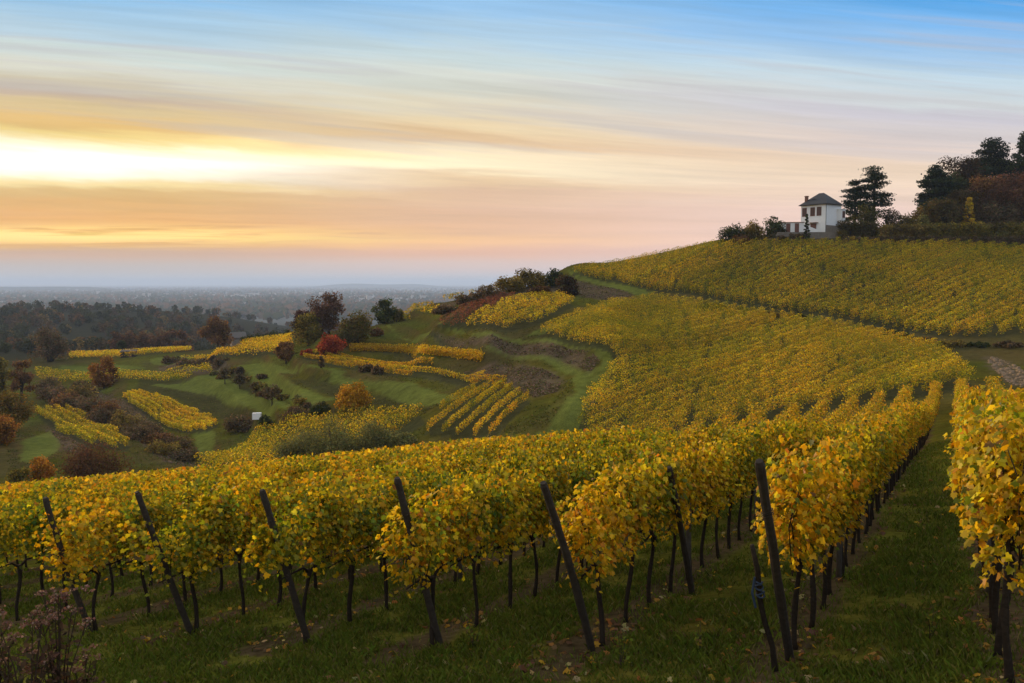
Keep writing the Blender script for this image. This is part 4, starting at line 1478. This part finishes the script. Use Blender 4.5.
def build_mid_things():
    # dark field hut
    p = at(129, 357, 40)
    t = empty('field_hut', tuple(p), 0.25)
    tag(t, 'small dark wooden hut on the far field edge', 'hut')
    MB().box((0, 0, 0.8), (4.2, 2.4, 1.9)).build('wall', M_DARKW, t)
    MB().add([(-2.3, -1.5, 1.7), (2.3, -1.5, 1.7), (2.3, 1.5, 2.1), (-2.3, 1.5, 2.1), (-2.3, -1.5, 1.82), (2.3, -1.5, 1.82), (2.3, 1.5, 2.22), (-2.3, 1.5, 2.22)],
             [(0, 3, 2, 1), (4, 5, 6, 7), (0, 1, 5, 4), (1, 2, 6, 5), (2, 3, 7, 6), (3, 0, 4, 7)]).build('roof', M_DARKW, t)
    MB().box((0.6, -1.22, 0.7), (0.8, 0.06, 1.5)).build('door', M_BRICK, t)
    # grey barn behind the ridge
    x, Y = pt(238, 338, 262)[0], 262
    z = pt(238, 345, Y)[2]
    t = empty('barn', (x, Y, z), 0.5)
    tag(t, 'grey roofed barn half hidden behind the rising field', 'barn')
    MB().box((0, 0, 1.2), (4.4, 3.6, 3.0)).build('wall', M_STONE, t)
    MB().add([(-2.5, -2.1, 2.5), (2.5, -2.1, 2.5), (2.5, 2.1, 2.5), (-2.5, 2.1, 2.5), (-2.5, 0, 4.3), (2.5, 0, 4.3)],
             [(0, 1, 5, 4), (2, 3, 4, 5), (0, 4, 3), (1, 2, 5), (0, 3, 2, 1)]).build('roof', M_GREYROOF, t)
    # white tank
    p = at(257, 421, 40)
    t = empty('water_tank', tuple(p), 0.2)
    tag(t, 'small white tank between two dark bushes below the terraces', 'tank')
    MB().box((0, 0, 0.75), (1.25, 1.0, 0.9)).build('body', M_PLASTIC, t)
    MB().tube([(0, 0, 1.2), (0, 0, 1.28)], 0.12, 10).build('lid', M_PLASTIC, t)
    fm = MB()
    for sx in (-.64, .64):
        for sy in (-.52, .52):
            fm.tube([(sx, sy, 0), (sx, sy, 1.22)], 0.025, 5)
    for z_ in (0.28, 1.22):
        fm.tube([(-.64, -.52, z_), (.64, -.52, z_)], 0.02, 5).tube([(-.64, .52, z_), (.64, .52, z_)], 0.02, 5)
    fm.build('cage', M_POSTG, t)


def build_far():
    rng = np.random.default_rng(5)
    # wooded slopes beyond the terraces
    P, Cc, S = [], [], []
    pals = np.array([(0.036, 0.042, 0.022), (0.072, 0.050, 0.028), (0.046, 0.052, 0.024), (0.115, 0.064, 0.030), (0.14, 0.10, 0.035)])
    n = 0
    for k in range(2400):
        px = rng.uniform(-120, 620)
        Y = math.exp(rng.uniform(math.log(300 if px < 70 else 350 if px < 330 else 430), math.log(1350)))
        x = (px - 512) / F * Y
        c = fbm(np.array([x / 90]), np.array([Y / 140]), 91)[0]
        if c < 0.40:
            continue
        z = H1(x, Y)
        if z > -8:
            continue
        h = rng.uniform(5, 10) * (0.65 if Y < 450 else 1)
        m = 110 if Y < 700 else 50
        d = rand_dirs(m, rng)
        pp = np.array([x, Y, z + h * 0.55]) + d * np.array([h * .42, h * .42, h * .5]) * rng.uniform(0.3, 1, (m, 1)) ** 0.5
        P.append(pp)
        i = rng.choice(5, p=[.36, .26, .2, .12, .06])
        Cc.append(np.clip(pals[i] * (1 + rng.normal(0, .25, (m, 1))), .004, .5))
        S.append(np.full(m, max(1.0, 2.2 * Y / F)))
    P, Cc, S = np.vstack(P), np.vstack(Cc), np.concatenate(S)
    V = leaf_quads(P, rand_dirs(len(P), rng), S, rng, 0.9)
    o = link('far_woods', poly_mesh('far_woods', V, 4, col=np.repeat(Cc, 4, 0)), M_FOL)
    tag(o, 'blue hazed wooded slopes beyond the terraces', 'woods', kind='stuff')
    # copses and tree lines on the plain
    P, Cc, S = [], [], []
    for k in range(1500):
        Y = math.exp(rng.uniform(math.log(1600), math.log(14000)))
        x = rng.uniform(-0.75, 0.15) * Y
        m = rng.integers(6, 22)
        wx = rng.uniform(40, 260)
        xx = x + rng.normal(0, wx, m)
        yy = Y + rng.normal(0, 25, m)
        P.append(np.stack([xx, yy, -76 + rng.uniform(1, 13, m)], 1))
        Cc.append(np.tile(pals[rng.integers(0, 4)] * 1.2 + np.array([0.015, 0.025, 0.03]), (m, 1)))  # lightened towards blue, distance haze put into the copse colour
        S.append(rng.uniform(12, 30, m))
    P, Cc, S = np.vstack(P), np.vstack(Cc), np.concatenate(S)
    Nn = unit(rand_dirs(len(P), rng) * np.array([1, 1, .5]) + np.array([0, -.6, .4]))
    V = leaf_quads(P, Nn, S, rng, 0.8)
    V[:, 2] = np.maximum(V[:, 2], -76.2)
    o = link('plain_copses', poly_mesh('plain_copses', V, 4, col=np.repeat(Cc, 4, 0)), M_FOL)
    tag(o, 'copses and tree lines scattered over the distant plain', 'woods', kind='stuff')
    # the town on the plain
    mb = MB()
    for k in range(3200):
        Y = math.exp(rng.uniform(math.log(2600), math.log(14000)))
        u = rng.uniform(-0.72, 0.12)
        if fbm(np.array([u * 9]), np.array([math.log(Y) * 5]), 17)[0] < 0.47:
            continue
        s = rng.uniform(8, 15)
        hgt = rng.uniform(4, 9) if rng.uniform() < 0.97 else rng.uniform(12, 26)
        L2 = s * rng.uniform(1, 2.2)
        mb.box((u * Y, Y, -76 + hgt / 2), (L2, s, hgt), rng.uniform(0, 0.6))
    o = mb.build('distant_town', simple_mat('town_walls', (0.42, 0.40, 0.38), 0.9, 0.6, 0.004, 0.1, 0))
    tag(o, 'pale buildings of a town far off on the hazy plain', 'town', kind='stuff')

    def ridge(name, x0, x1, Y, prof, depth):
        nx = 70
        V, Fc = [], []
        for i in range(nx):
            t = i / (nx - 1)
            px = x0 + (x1 - x0) * t
            hgt = prof(t, px)
            xx = (px - 512) / F * Y
            V += [(xx, Y - depth / 2, -80), (xx, Y, -76 + hgt), (xx, Y + depth / 2, -80)]
        for i in range(nx - 1):
            a = i * 3
            Fc += [(a, a + 3, a + 4, a + 1), (a + 1, a + 4, a + 5, a + 2)]
        o = MB().add(V, Fc).build(name, M_FARHILL, smooth=True)
        tag(o, kind='structure')
    ridge('hills', -200, 138, 8200, lambda t, px: max(1.0, 36 * min(1, (1 - t) * 7) * (0.8 + 0.4 * float(fbm([px / 37], [0.5], 3)[0]))), 1600)
    ridge('mountains', 300, 480, 13500, lambda t, px: (6 + 62 * math.exp(-((px - 352) / 42) ** 2) + 45 * math.exp(-((px - 415) / 26) ** 2)) * (1 - (abs(t - .5) * 2) ** 4) + 1, 4000)


build_mid_trees()
build_mid_things()
build_top()
build_far()
# ------------------------------------------------------------------ the near vineyard
ROWDIR = math.atan2(DV[1], DV[0])
POST_PX = {1: ((790, 660), (743, 461)), 2: ((592, 651), (543, 482)), 3: ((440, 645), (397, 478)), 4: ((308, 642), (262, 490)), 5: ((192, 635), (137, 492)), 6: ((92, 632), (44, 498))}
ROWNAME = {0: 'first row right of the grass lane', -1: 'second row right of the grass lane', 1: 'row left of the grass lane'}


def rowname(k):
    if k in ROWNAME:
        return ROWNAME[k]
    return '%s row left of the grass lane' % ordinal(k)


def row_start(k):
    if k in POST_PX:
        p = at(*POST_PX[k][0])
        return p[:2]
    if k == 0:
        return np.array([4.42, 7.0]) - DV * 1.2
    if k == -1:
        return np.array([3.0 + T_ROW * 24, 24.0])
    p = P1 + (k - 1) * STEP
    return p


def end_post(k, b=None, tpx=None):
    if b is None:
        b, tpx = POST_PX[k]
    p = at(*b)
    # lean out along the row until the tip falls in the seen column, then find its height
    best = None
    for L_ in np.linspace(0.0, 1.6, 161):
        q = p[:2] - DV * L_
        d = ray(*tpx)
        x = d[0] * q[1]
        if best is None or abs(x - q[0]) < best[0]:
            best = (abs(x - q[0]), q, d[2] * q[1])
    q, z = best[1], best[2]
    a = np.array([q[0], q[1], z]) - p
    names = {1: 'tallest leaning wooden end post, beside the grass lane', 2: 'leaning wooden end post standing clear of the leaves, second from the lane',
             3: 'leaning wooden end post half wrapped in leaves, third from the lane', 4: 'leaning wooden end post, fourth from the grass lane',
             5: 'leaning wooden end post, fifth from the lane', 6: 'leaning wooden end post farthest left, above the dried flowers',
             9: 'leaning weathered post among the leaves between the two rightmost end posts'}
    mb = MB()
    rr = random.Random(60 + k)
    ss = [-0.1] + [q / 15 for q in range(15)] + [0.985, 1.0]
    bend = rr.uniform(-0.03, 0.03)
    pts = [tuple(a * s + np.array([bend * math.sin(s * 3.1) + rr.uniform(-.003, .003), bend * math.cos(s * 2.6) + rr.uniform(-.003, .003), 0])) for s in ss]
    mb.tube(pts, [(0.045 - 0.007 * max(0, s)) * rr.uniform(0.93, 1.07) for s in ss[:-1]] + [0.029], 9)
    sp = rr.uniform(0.72, 0.8)
    for w_ in (sp, sp + 0.012, sp + 0.02):
        c = a * w_
        mb.tube([tuple(c + np.array([0.047 * math.cos(u), 0.047 * math.sin(u), 0.02 * math.cos(u)])) for u in np.linspace(0, 6.28, 10)], 0.0035, 4, cap=False)
    o = mb.build('end_post', M_POST, loc=tuple(p))
    tag(o, names[k], 'post', 'leaning end posts of the vine rows')
    return p, a


def build_vineyard():
    rng = np.random.default_rng(3)
    KIND = ['golden'] * 5 + ['greenish'] * 4 + ['orange'] * 3
    fol = [vine_foliage(500 + i, kd) for i, kd in enumerate(KIND)]
    trk = [vine_trunk(40 + i) for i in range(6)]
    for me in fol:
        me.materials.append(M_LEAF)
    for me in trk:
        me.materials.append(M_BARK)
    spots = []
    for k in range(-1, 19):
        s = row_start(k)
        al = {1: 0.36, 2: 0.22, 3: -0.12, 4: -0.05, 5: 0.05, 6: 0.05}.get(k, 0.0)
        idx = 0
        while True:
            p = s + DV * al
            if p[1] > 65.0 - 0.5 * max(0, k - 7):
                break
            idx += 1
            al += 0.84 * (1 + rng.normal(0, 0.07))
            z = H1(*p)
            px, py = project((p[0], p[1], z + 1.2))
            if px < -70 or px > 1100:
                continue
            if rng.uniform() < 0.025 and idx > 3:
                continue
            score = p[1] * (0.42 if k in (0, 1) else 0.75 if k == 2 else 1.0 + 0.02 * k)
            spots.append((score, k, idx, p[0], p[1], z))
    spots.sort()
    near, far = spots[:300], spots[300:]
    # prototype vine, then copies of it and of its parts
    first = None
    for sc_, k, idx, x, y, z in near:
        pr = {0: [.50, .08, .42], 1: [.68, .24, .08]}.get(k, [.42, .56, .02])
        kind = ('golden', 'greenish', 'orange')[rng.choice(3, p=pr)]
        v = rng.choice([i for i, q in enumerate(KIND) if q == kind])
        word = {'golden': 'golden', 'greenish': 'greenish yellow', 'orange': 'orange tinged'}[kind]
        rz = ROWDIR + (math.pi if rng.uniform() < 0.5 else 0) + rng.normal(0, 0.05)
        if first is None:
            t = empty('grapevine', (x, y, z), rz)
            link('trunk', trk[0], None, t)
            link('foliage', fol[v], None, t)
            first = t
            kids = list(t.children)
        else:
            t = first.copy()
            COL.objects.link(t)
            for ch in kids:
                c = ch.copy()
                c.data = trk[rng.integers(6)] if ch.data in trk else fol[v]
                COL.objects.link(c)
                c.parent = t
        hgt = rng.uniform(0.96, 1.07) * (1.10 if k == 0 else 1.0)
        t.location = (x, y, z)
        t.rotation_euler = (0, 0, rz)
        t.scale = (1, rng.uniform(0.9, 1.2), hgt)
        side = 'from its near end' if k in (0, -1) else 'behind its end post' if k in POST_PX else 'from its near end'
        tag(t, '%s vine, %s %s, %s' % (word, ordinal(idx), side, rowname(k)), 'grapevine', 'grapevines of the near rows')
    # the vines deep in the block
    P, Nn, Cc, S = [], [], [], []
    for sc_, k, idx, x, y, z in far:
        n = 230 if y < 40 else 170
        lx = rng.uniform(-0.62, 0.62, n)
        lz = rng.uniform(0.75, 1.92, n) + 0.08 * np.sin(lx * 9 + idx)
        lz = np.where(rng.uniform(size=n) < 0.35, rng.uniform(1.5, 2.0, n), lz)
        ly = rng.normal(0, 0.20, n)
        P.append(np.stack([x + lx * DV[0] + ly * LV[0], y + lx * DV[1] + ly * LV[1], z + lz], 1))
        w = [4.5, 3, 3, 1.4, .7, .3] if rng.uniform() < 0.6 else [2.5, 1.6, 4, 2.2, .4, .3]
        Cc.append(pick_cols(n, LEAFPAL, w, rng))
        Nn.append(unit(rand_dirs(n, rng) + np.array([0, -0.2, 0.35])))
        S.append(rng.uniform(0.11, 0.17, n))
    if P:
        P, Nn, Cc, S = np.vstack(P), np.vstack(Nn), np.vstack(Cc), np.concatenate(S)
        V = leaf_quads(P, Nn, S, rng, 0.9)
        o = link('deep_vines', poly_mesh('deep_vines', V, 4, col=np.repeat(Cc, 4, 0)), M_LEAF)
        tag(o, 'mass of golden vines deep in the near vineyard', 'vines', kind='stuff')
    print('vines', len(near), len(far))
    # end posts and upright row posts
    for k in POST_PX:
        end_post(k)
    end_post(9, (692, 594), (669, 467))
    n = 0
    for k in (1, 2, 3, 0, 4):
        s = row_start(k)
        for j, al in enumerate((3.7, 8.2, 12.8, 17.3) if k in (0, 1) else (3.6, 8.2)):
            p = s + DV * al
            z = H1(*p)
            ln = -DV * 0.10 * rng.uniform(0.3, 1.6)
            mb = MB()
            mb.tube([(0, 0, -0.1), (ln[0] * .5, ln[1] * .5, 1.0), (ln[0], ln[1], 1.70), (ln[0], ln[1], 1.72)], [0.042, 0.040, 0.038, 0.03], 8)
            o = mb.build('row_post', M_POSTG, smooth=True, loc=(p[0], p[1], z))
            tag(o, 'upright grey wooden post, %s inside its vines, %s' % (ordinal(j + 1), rowname(k)), 'post', 'upright posts inside the vine rows')
    # thin stake with blue twine before the first end post
    p = at(775, 671)
    t = empty('vine_stake', tuple(p))
    tag(t, 'thin dark stake wrapped with blue twine before the tallest leaning post', 'stake')
    d = ray(751, 545)
    q = p[:2] - DV * 0.25
    a = np.array([d[0] * q[1], q[1], d[2] * q[1]]) - p
    MB().tube([tuple(a * s + np.array([0.02 * math.sin(s * 9), 0, 0])) for s in (-.1, 0, .2, .4, .6, .8, 1)], [.034, .032, .026, .025, .026, .026, .02], 8).build('stake', M_BARK, t, True)
    tw = MB()
    for i in range(6):
        s = 0.62 + i * 0.017 + 0.012 * math.sin(i * 5)
        c = a * s
        ring = [tuple(c + np.array([0.034 * math.cos(u), 0.034 * math.sin(u), 0.022 * math.sin(u + i * 2.1)])) for u in np.linspace(0, 6.28, 11)]
        tw.tube(ring, 0.009, 4, cap=False)
    c = a * 0.66
    tw.tube([tuple(c + np.array([-0.05, -0.02, 0.12])), tuple(c + np.array([-0.075, -0.03, -0.02])), tuple(c + np.array([-0.04, -0.03, -0.16]))], 0.012, 5)
    tw.build('twine', M_BLUE, t)


build_vineyard()


# ------------------------------------------------------------------ grass, fallen leaves, weeds
def build_grass():
    rng = np.random.default_rng(31)
    n = 330000
    r = np.exp(rng.uniform(math.log(5.8), math.log(46), n))
    a = rng.uniform(-0.64, 0.66, n)
    x, y = r * np.sin(a), r * np.cos(a)
    s = ((x - P1[0]) * LV[0] + (y - P1[1]) * LV[1]) / (STEP @ LV)
    al = (x - P1[0]) * DV[0] + (y - P1[1]) * DV[1]
    fr = np.abs(s - np.round(s)) * (STEP @ LV)
    tuft = fbm(x / 0.55, y / 0.55, 71)
    dens = smooth01(tuft, 0.22, 0.55) * np.where(al > -1.6, 0.18 + 0.82 * smooth01(fr + (tuft - .5) * .5, 0.22, 0.45), 1.0)
    vis = np.where(al > 2, np.where((s > 0.9) & (r > 22), 0.0, 1.0), 1.0)
    k = rng.uniform(size=n) < dens * vis
    x, y, r, tuft = x[k], y[k], r[k], tuft[k]
    n = len(x)
    z = Hgt(x, y)
    h = rng.uniform(0.035, 0.10, n) * (0.5 + 1.1 * tuft)
    wd = np.maximum(0.0045, 0.0007 * r)
    th = rng.uniform(0, 6.28, n)
    bend = rng.uniform(0.2, 0.9, n)
    ph = rng.uniform(0, 6.28, n)
    B = np.stack([x, y, z - 0.01], 1)
    S = np.stack([np.cos(th), np.sin(th), 0 * th], 1) * wd[:, None]
    D = np.stack([np.cos(ph) * bend * h, np.sin(ph) * bend * h, h], 1)
    V = np.empty((n, 4, 3))
    V[:, 0], V[:, 1] = B - S, B + S
    V[:, 2] = B + D * 0.6 * np.array([0.7, 0.7, 1.2]) + S * 0.6
    V[:, 3] = B + D
    col = pick_cols(n, [(0.092, 0.118, 0.015), (0.12, 0.15, 0.019), (0.135, 0.135, 0.027), (0.19, 0.155, 0.055)], [4, 3, 1.5, .5], rng, 0.2)
    o = link('grass', poly_mesh('grass', V.reshape(-1, 3), 4, col=np.repeat(col, 4, 0)), M_GRASS)
    tag(o, 'short dark green grass between the vine rows', 'grass', kind='stuff')
    # fallen leaves
    n = 20000
    r = np.exp(rng.uniform(math.log(6.3), math.log(40), n))
    a = rng.uniform(-0.62, 0.65, n)
    x, y = r * np.sin(a), r * np.cos(a)
    s = ((x - P1[0]) * LV[0] + (y - P1[1]) * LV[1]) / (STEP @ LV)
    fr = np.abs(s - np.round(s)) * (STEP @ LV)
    al = (x - P1[0]) * DV[0] + (y - P1[1]) * DV[1]
    cl = fbm(x / 0.8, y / 0.8, 88)
    k = rng.uniform(size=n) < np.where(fr < 0.5, 0.75, 0.14) * smooth01(cl, 0.35, 0.6) * np.where(al > -1.5, 1, 0.2)
    x, y, r = x[k], y[k], r[k]
    n = len(x)
    z = Hgt(x, y) + rng.uniform(0.01, 0.05, n)
    Nn = unit(np.stack([rng.normal(0, .4, n), rng.normal(0, .4, n), np.ones(n)], 1))
    U = rand_dirs(n, rng)
    col = pick_cols(n, [(0.42, 0.24, 0.02), (0.30, 0.14, 0.025), (0.14, 0.075, 0.03), (0.40, 0.31, 0.12)], [1.6, 2, 4.5, 0.9], rng, 0.25)
    V = palm_leaves(np.stack([x, y, z], 1), Nn, U, rng.uniform(0.035, 0.095, n))
    o = link('fallen_leaves', poly_mesh('fallen_leaves', V, 7, col=np.repeat(col, 14, 0)), M_LEAF)
    tag(o, 'yellow and brown vine leaves fallen on grass and soil', 'leaves', kind='stuff')
    # loose rubble on the stony track
    mb = MB()
    for i in range(420):
        px, py = random.uniform(985, 1030), random.uniform(355, 392)
        p = at(px, py, 40)
        if not inpoly(np.array([p[0]]), np.array([p[1]]), STONY)[0]:
            continue
        s_ = random.uniform(.06, .24)
        vs = [tuple(p + np.array([random.uniform(-1, 1) * s_ * .2 + sx * s_, random.uniform(-1, 1) * s_ * .2 + sy * s_ * .8, (sz + .4) * s_ * .4]))
              for sx, sy, sz in ((-1, -1, -1), (1, -1, -1), (1, 1, -1), (-1, 1, -1), (-.7, -.7, 1), (.7, -.7, 1), (.7, .7, 1), (-.7, .7, 1))]
        mb.add(vs, [(0, 3, 2, 1), (4, 5, 6, 7), (0, 1, 5, 4), (1, 2, 6, 5), (2, 3, 7, 6), (3, 0, 4, 7)])
    o = mb.build('rubble', simple_mat('pale_stone', (0.22, 0.155, 0.10), 0.95, 0.3, 3, 0.1, 0.4))
    tag(o, 'pale broken stones on the eroded track', 'rubble', kind='stuff')
    # rough tufts on banks and terraces
    n = 420000
    px = rng.uniform(0, 660, n)
    rr = np.exp(rng.uniform(math.log(66), math.log(260), n))
    x = (px - 512) / F * rr
    y = rr
    bm = np.zeros(n)
    for P in BROWN:
        bm = np.maximum(bm, inpoly(x, y, P).astype(float))
    gr = np.ones(n)
    for P in TRACK + [Z_LOWER, Z_UPPER, Z_KNOLLY, Z_KNOLLR, Z_PLOTA, Z_PLOTB, Z_PLOTC, Z_BRIGHT, Z_FARLEFT, Z_STRIP1, Z_STRIP2, Z_STRIP3, Z_VALLEY]:
        gr *= ~inpoly(x, y, P)
    t = fbm(x / 3.0, y / 3.0, 55)
    k = (rng.uniform(size=n) < np.where(bm > 0, smooth01(fbm(x / 2.2, y / 2.2, 58), 0.25, 0.6), 0.35 * smooth01(t, 0.35, 0.6))) & (gr > 0)
    x, y, bm, rr, t = x[k], y[k], bm[k], rr[k], t[k]
    n = len(x)
    h = np.where(bm > 0, rng.uniform(.10, .28, n), rng.uniform(.10, .22, n))
    z = Hgt(x, y) + h * 0.4
    colb = pick_cols(n, [(0.16, 0.11, 0.075), (0.125, 0.085, 0.06), (0.20, 0.145, 0.085), (0.11, 0.095, 0.035)], [3, 3, 1, 1.5], rng, .2)
    colg = pick_cols(n, [(0.080, 0.088, 0.016), (0.115, 0.092, 0.028), (0.068, 0.075, 0.016)], [2, 1, 2], rng, .2)
    mixg = (rng.uniform(size=n) < np.where(bm > 0, 0.25, 1.0))[:, None]
    col = np.where(mixg, colg, colb)
    V = leaf_quads(np.stack([x, y, z], 1), unit(rand_dirs(n, rng) + np.array([0, 0, 1.1])), h * 1.2, rng, .7)
    o = link('rough_grass', poly_mesh('rough_grass', V, 4, col=np.repeat(col, 4, 0)), M_GRASS)
    tag(o, 'rough dry grass and scrub on banks and terraces', 'grass', kind='stuff')


build_grass()


def build_weeds():
    rng = random.Random(8)
    nr = np.random.default_rng(8)
    M_STEM = simple_mat('dry_stem', (0.055, 0.038, 0.028), 0.95, 0.3, 20, 0.05, 0.3)
    # dried flowering plants in the lower left corner
    for i, (px, Y, hgt, lab) in enumerate(((12, 7.4, 1.30, 'dried pinkish flower plant at the left edge of the corner'), (42, 7.7, 1.42, 'tallest dried pinkish flower plant in the lower left corner'),
                                           (66, 7.9, 0.75, 'low dried flower plant nearest the row posts in the corner'), (-12, 7.9, 1.5, 'dried flower plant cut by the left frame edge'))):
        x = (px - 512) / F * Y
        p = np.array([x, Y, H1(x, Y)])
        t = empty('dried_flower_plant', tuple(p))
        tag(t, lab, 'plant', 'dried flower plants')
        st, heads, hc, lv = MB(), [], [], []
        for k in range(11 if hgt > 1 else 7):
            a, s = rng.uniform(0, 6.28), rng.uniform(0.10, 0.42)
            tip = np.array([s * math.cos(a), s * math.sin(a) * .7, hgt * rng.uniform(0.45, 1.0)])
            st.tube([(0.03 * math.cos(a), 0.03 * math.sin(a), -0.05), tuple(tip * np.array([.45, .45, .55])), tuple(tip)], [.008, .006, .004], 5)
            for b in range(4):
                q = tip + np.array([rng.uniform(-.09, .09), rng.uniform(-.07, .07), rng.uniform(-.03, .05)])
                st.tube([tuple(tip * np.array([.92, .92, .9])), tuple(q)], [.003, .002], 4)
                m = 16
                d = rand_dirs(m, nr)
                heads.append(q + d * np.array([.035, .035, .016]))
            m = 26
            tt = nr.uniform(.15, .85, (m, 1))
            lv.append(tip * tt * np.array([.8, .8, 1]) + nr.normal(0, .075, (m, 3)))
        st.build('stem', M_STEM, t)
        heads = np.vstack(heads)
        col = pick_cols(len(heads), [(0.19, 0.105, 0.075), (0.13, 0.07, 0.05), (0.28, 0.18, 0.13)], [2, 2, 1], nr, .2)
        link('flower_head', poly_mesh('flower_head', leaf_quads(heads, unit(rand_dirs(len(heads), nr) + np.array([0, -.4, .6])), nr.uniform(.014, .034, len(heads)), nr, .9), 4, col=np.repeat(col, 4, 0)), M_GRASS, t)
        lv = np.vstack(lv)
        col = pick_cols(len(lv), [(0.06, 0.04, 0.028), (0.085, 0.055, 0.03), (0.05, 0.05, 0.02)], [2, 2, 1], nr, .2)
        link('leaf', poly_mesh('leaf', leaf_quads(lv, rand_dirs(len(lv), nr), nr.uniform(.05, .11, len(lv)), nr, .5), 4, col=np.repeat(col, 4, 0)), M_GRASS, t)
    # small leafy weeds between the rows
    spots = [(474, 648, 'small yellow green weed between the second and third end posts'), (700, 655, 'small weed left of the tallest leaning post'), (88, 640, 'weed at the foot of the farthest left end post'),
             (620, 668, 'low weed in front of the second end post'), (930, 640, 'small weed on the grass lane')]
    for px, py, lab in spots:
        p = at(px, py)
        t = empty('weed', tuple(p))
        tag(t, lab, 'weed')
        st = MB()
        P = []
        for k in range(4):
            tip = np.array([rng.uniform(-.1, .1), rng.uniform(-.1, .1), rng.uniform(.15, .34)])
            st.tube([(0, 0, -.02), tuple(tip * .5 + np.array([.01, 0, .02])), tuple(tip)], [.005, .004, .002], 4)
            P.append(tip * nr.uniform(.3, 1, (9, 1)) + nr.normal(0, .025, (9, 3)))
        st.build('stem', M_STEM, t)
        P = np.vstack(P)
        col = pick_cols(len(P), [(0.12, 0.15, 0.02), (0.22, 0.19, 0.025), (0.16, 0.10, 0.03)], [2, 1, .6], nr)
        link('leaf', poly_mesh('leaf', leaf_quads(P, unit(rand_dirs(len(P), nr) + np.array([0, 0, .6])), nr.uniform(.03, .07, len(P)), nr, .6), 4, col=np.repeat(col, 4, 0)), M_GRASS, t)


build_weeds()


# ------------------------------------------------------------------ haze
def build_haze():
    m, nt, N, L = new_mat('haze_air')
    o = N.new('ShaderNodeOutputMaterial')
    v = N.new('ShaderNodeVolumePrincipled')
    v.inputs['Color'].default_value = (0.60, 0.75, 1.0, 1)
    v.inputs['Density'].default_value = HAZE
    v.inputs['Anisotropy'].default_value = 0.0
    L.new(v.outputs[0], o.inputs['Volume'])
    S = 64000
    mb = MB().box((0, 0, (-81.5 + 112) / 2), (2 * S, 2 * S, 112 + 81.5))
    ob = mb.build('haze', m)
    tag(ob, 'pale blue haze over the plain and the far woods', 'haze', kind='stuff')


HAZE = 1.2e-4
build_haze()
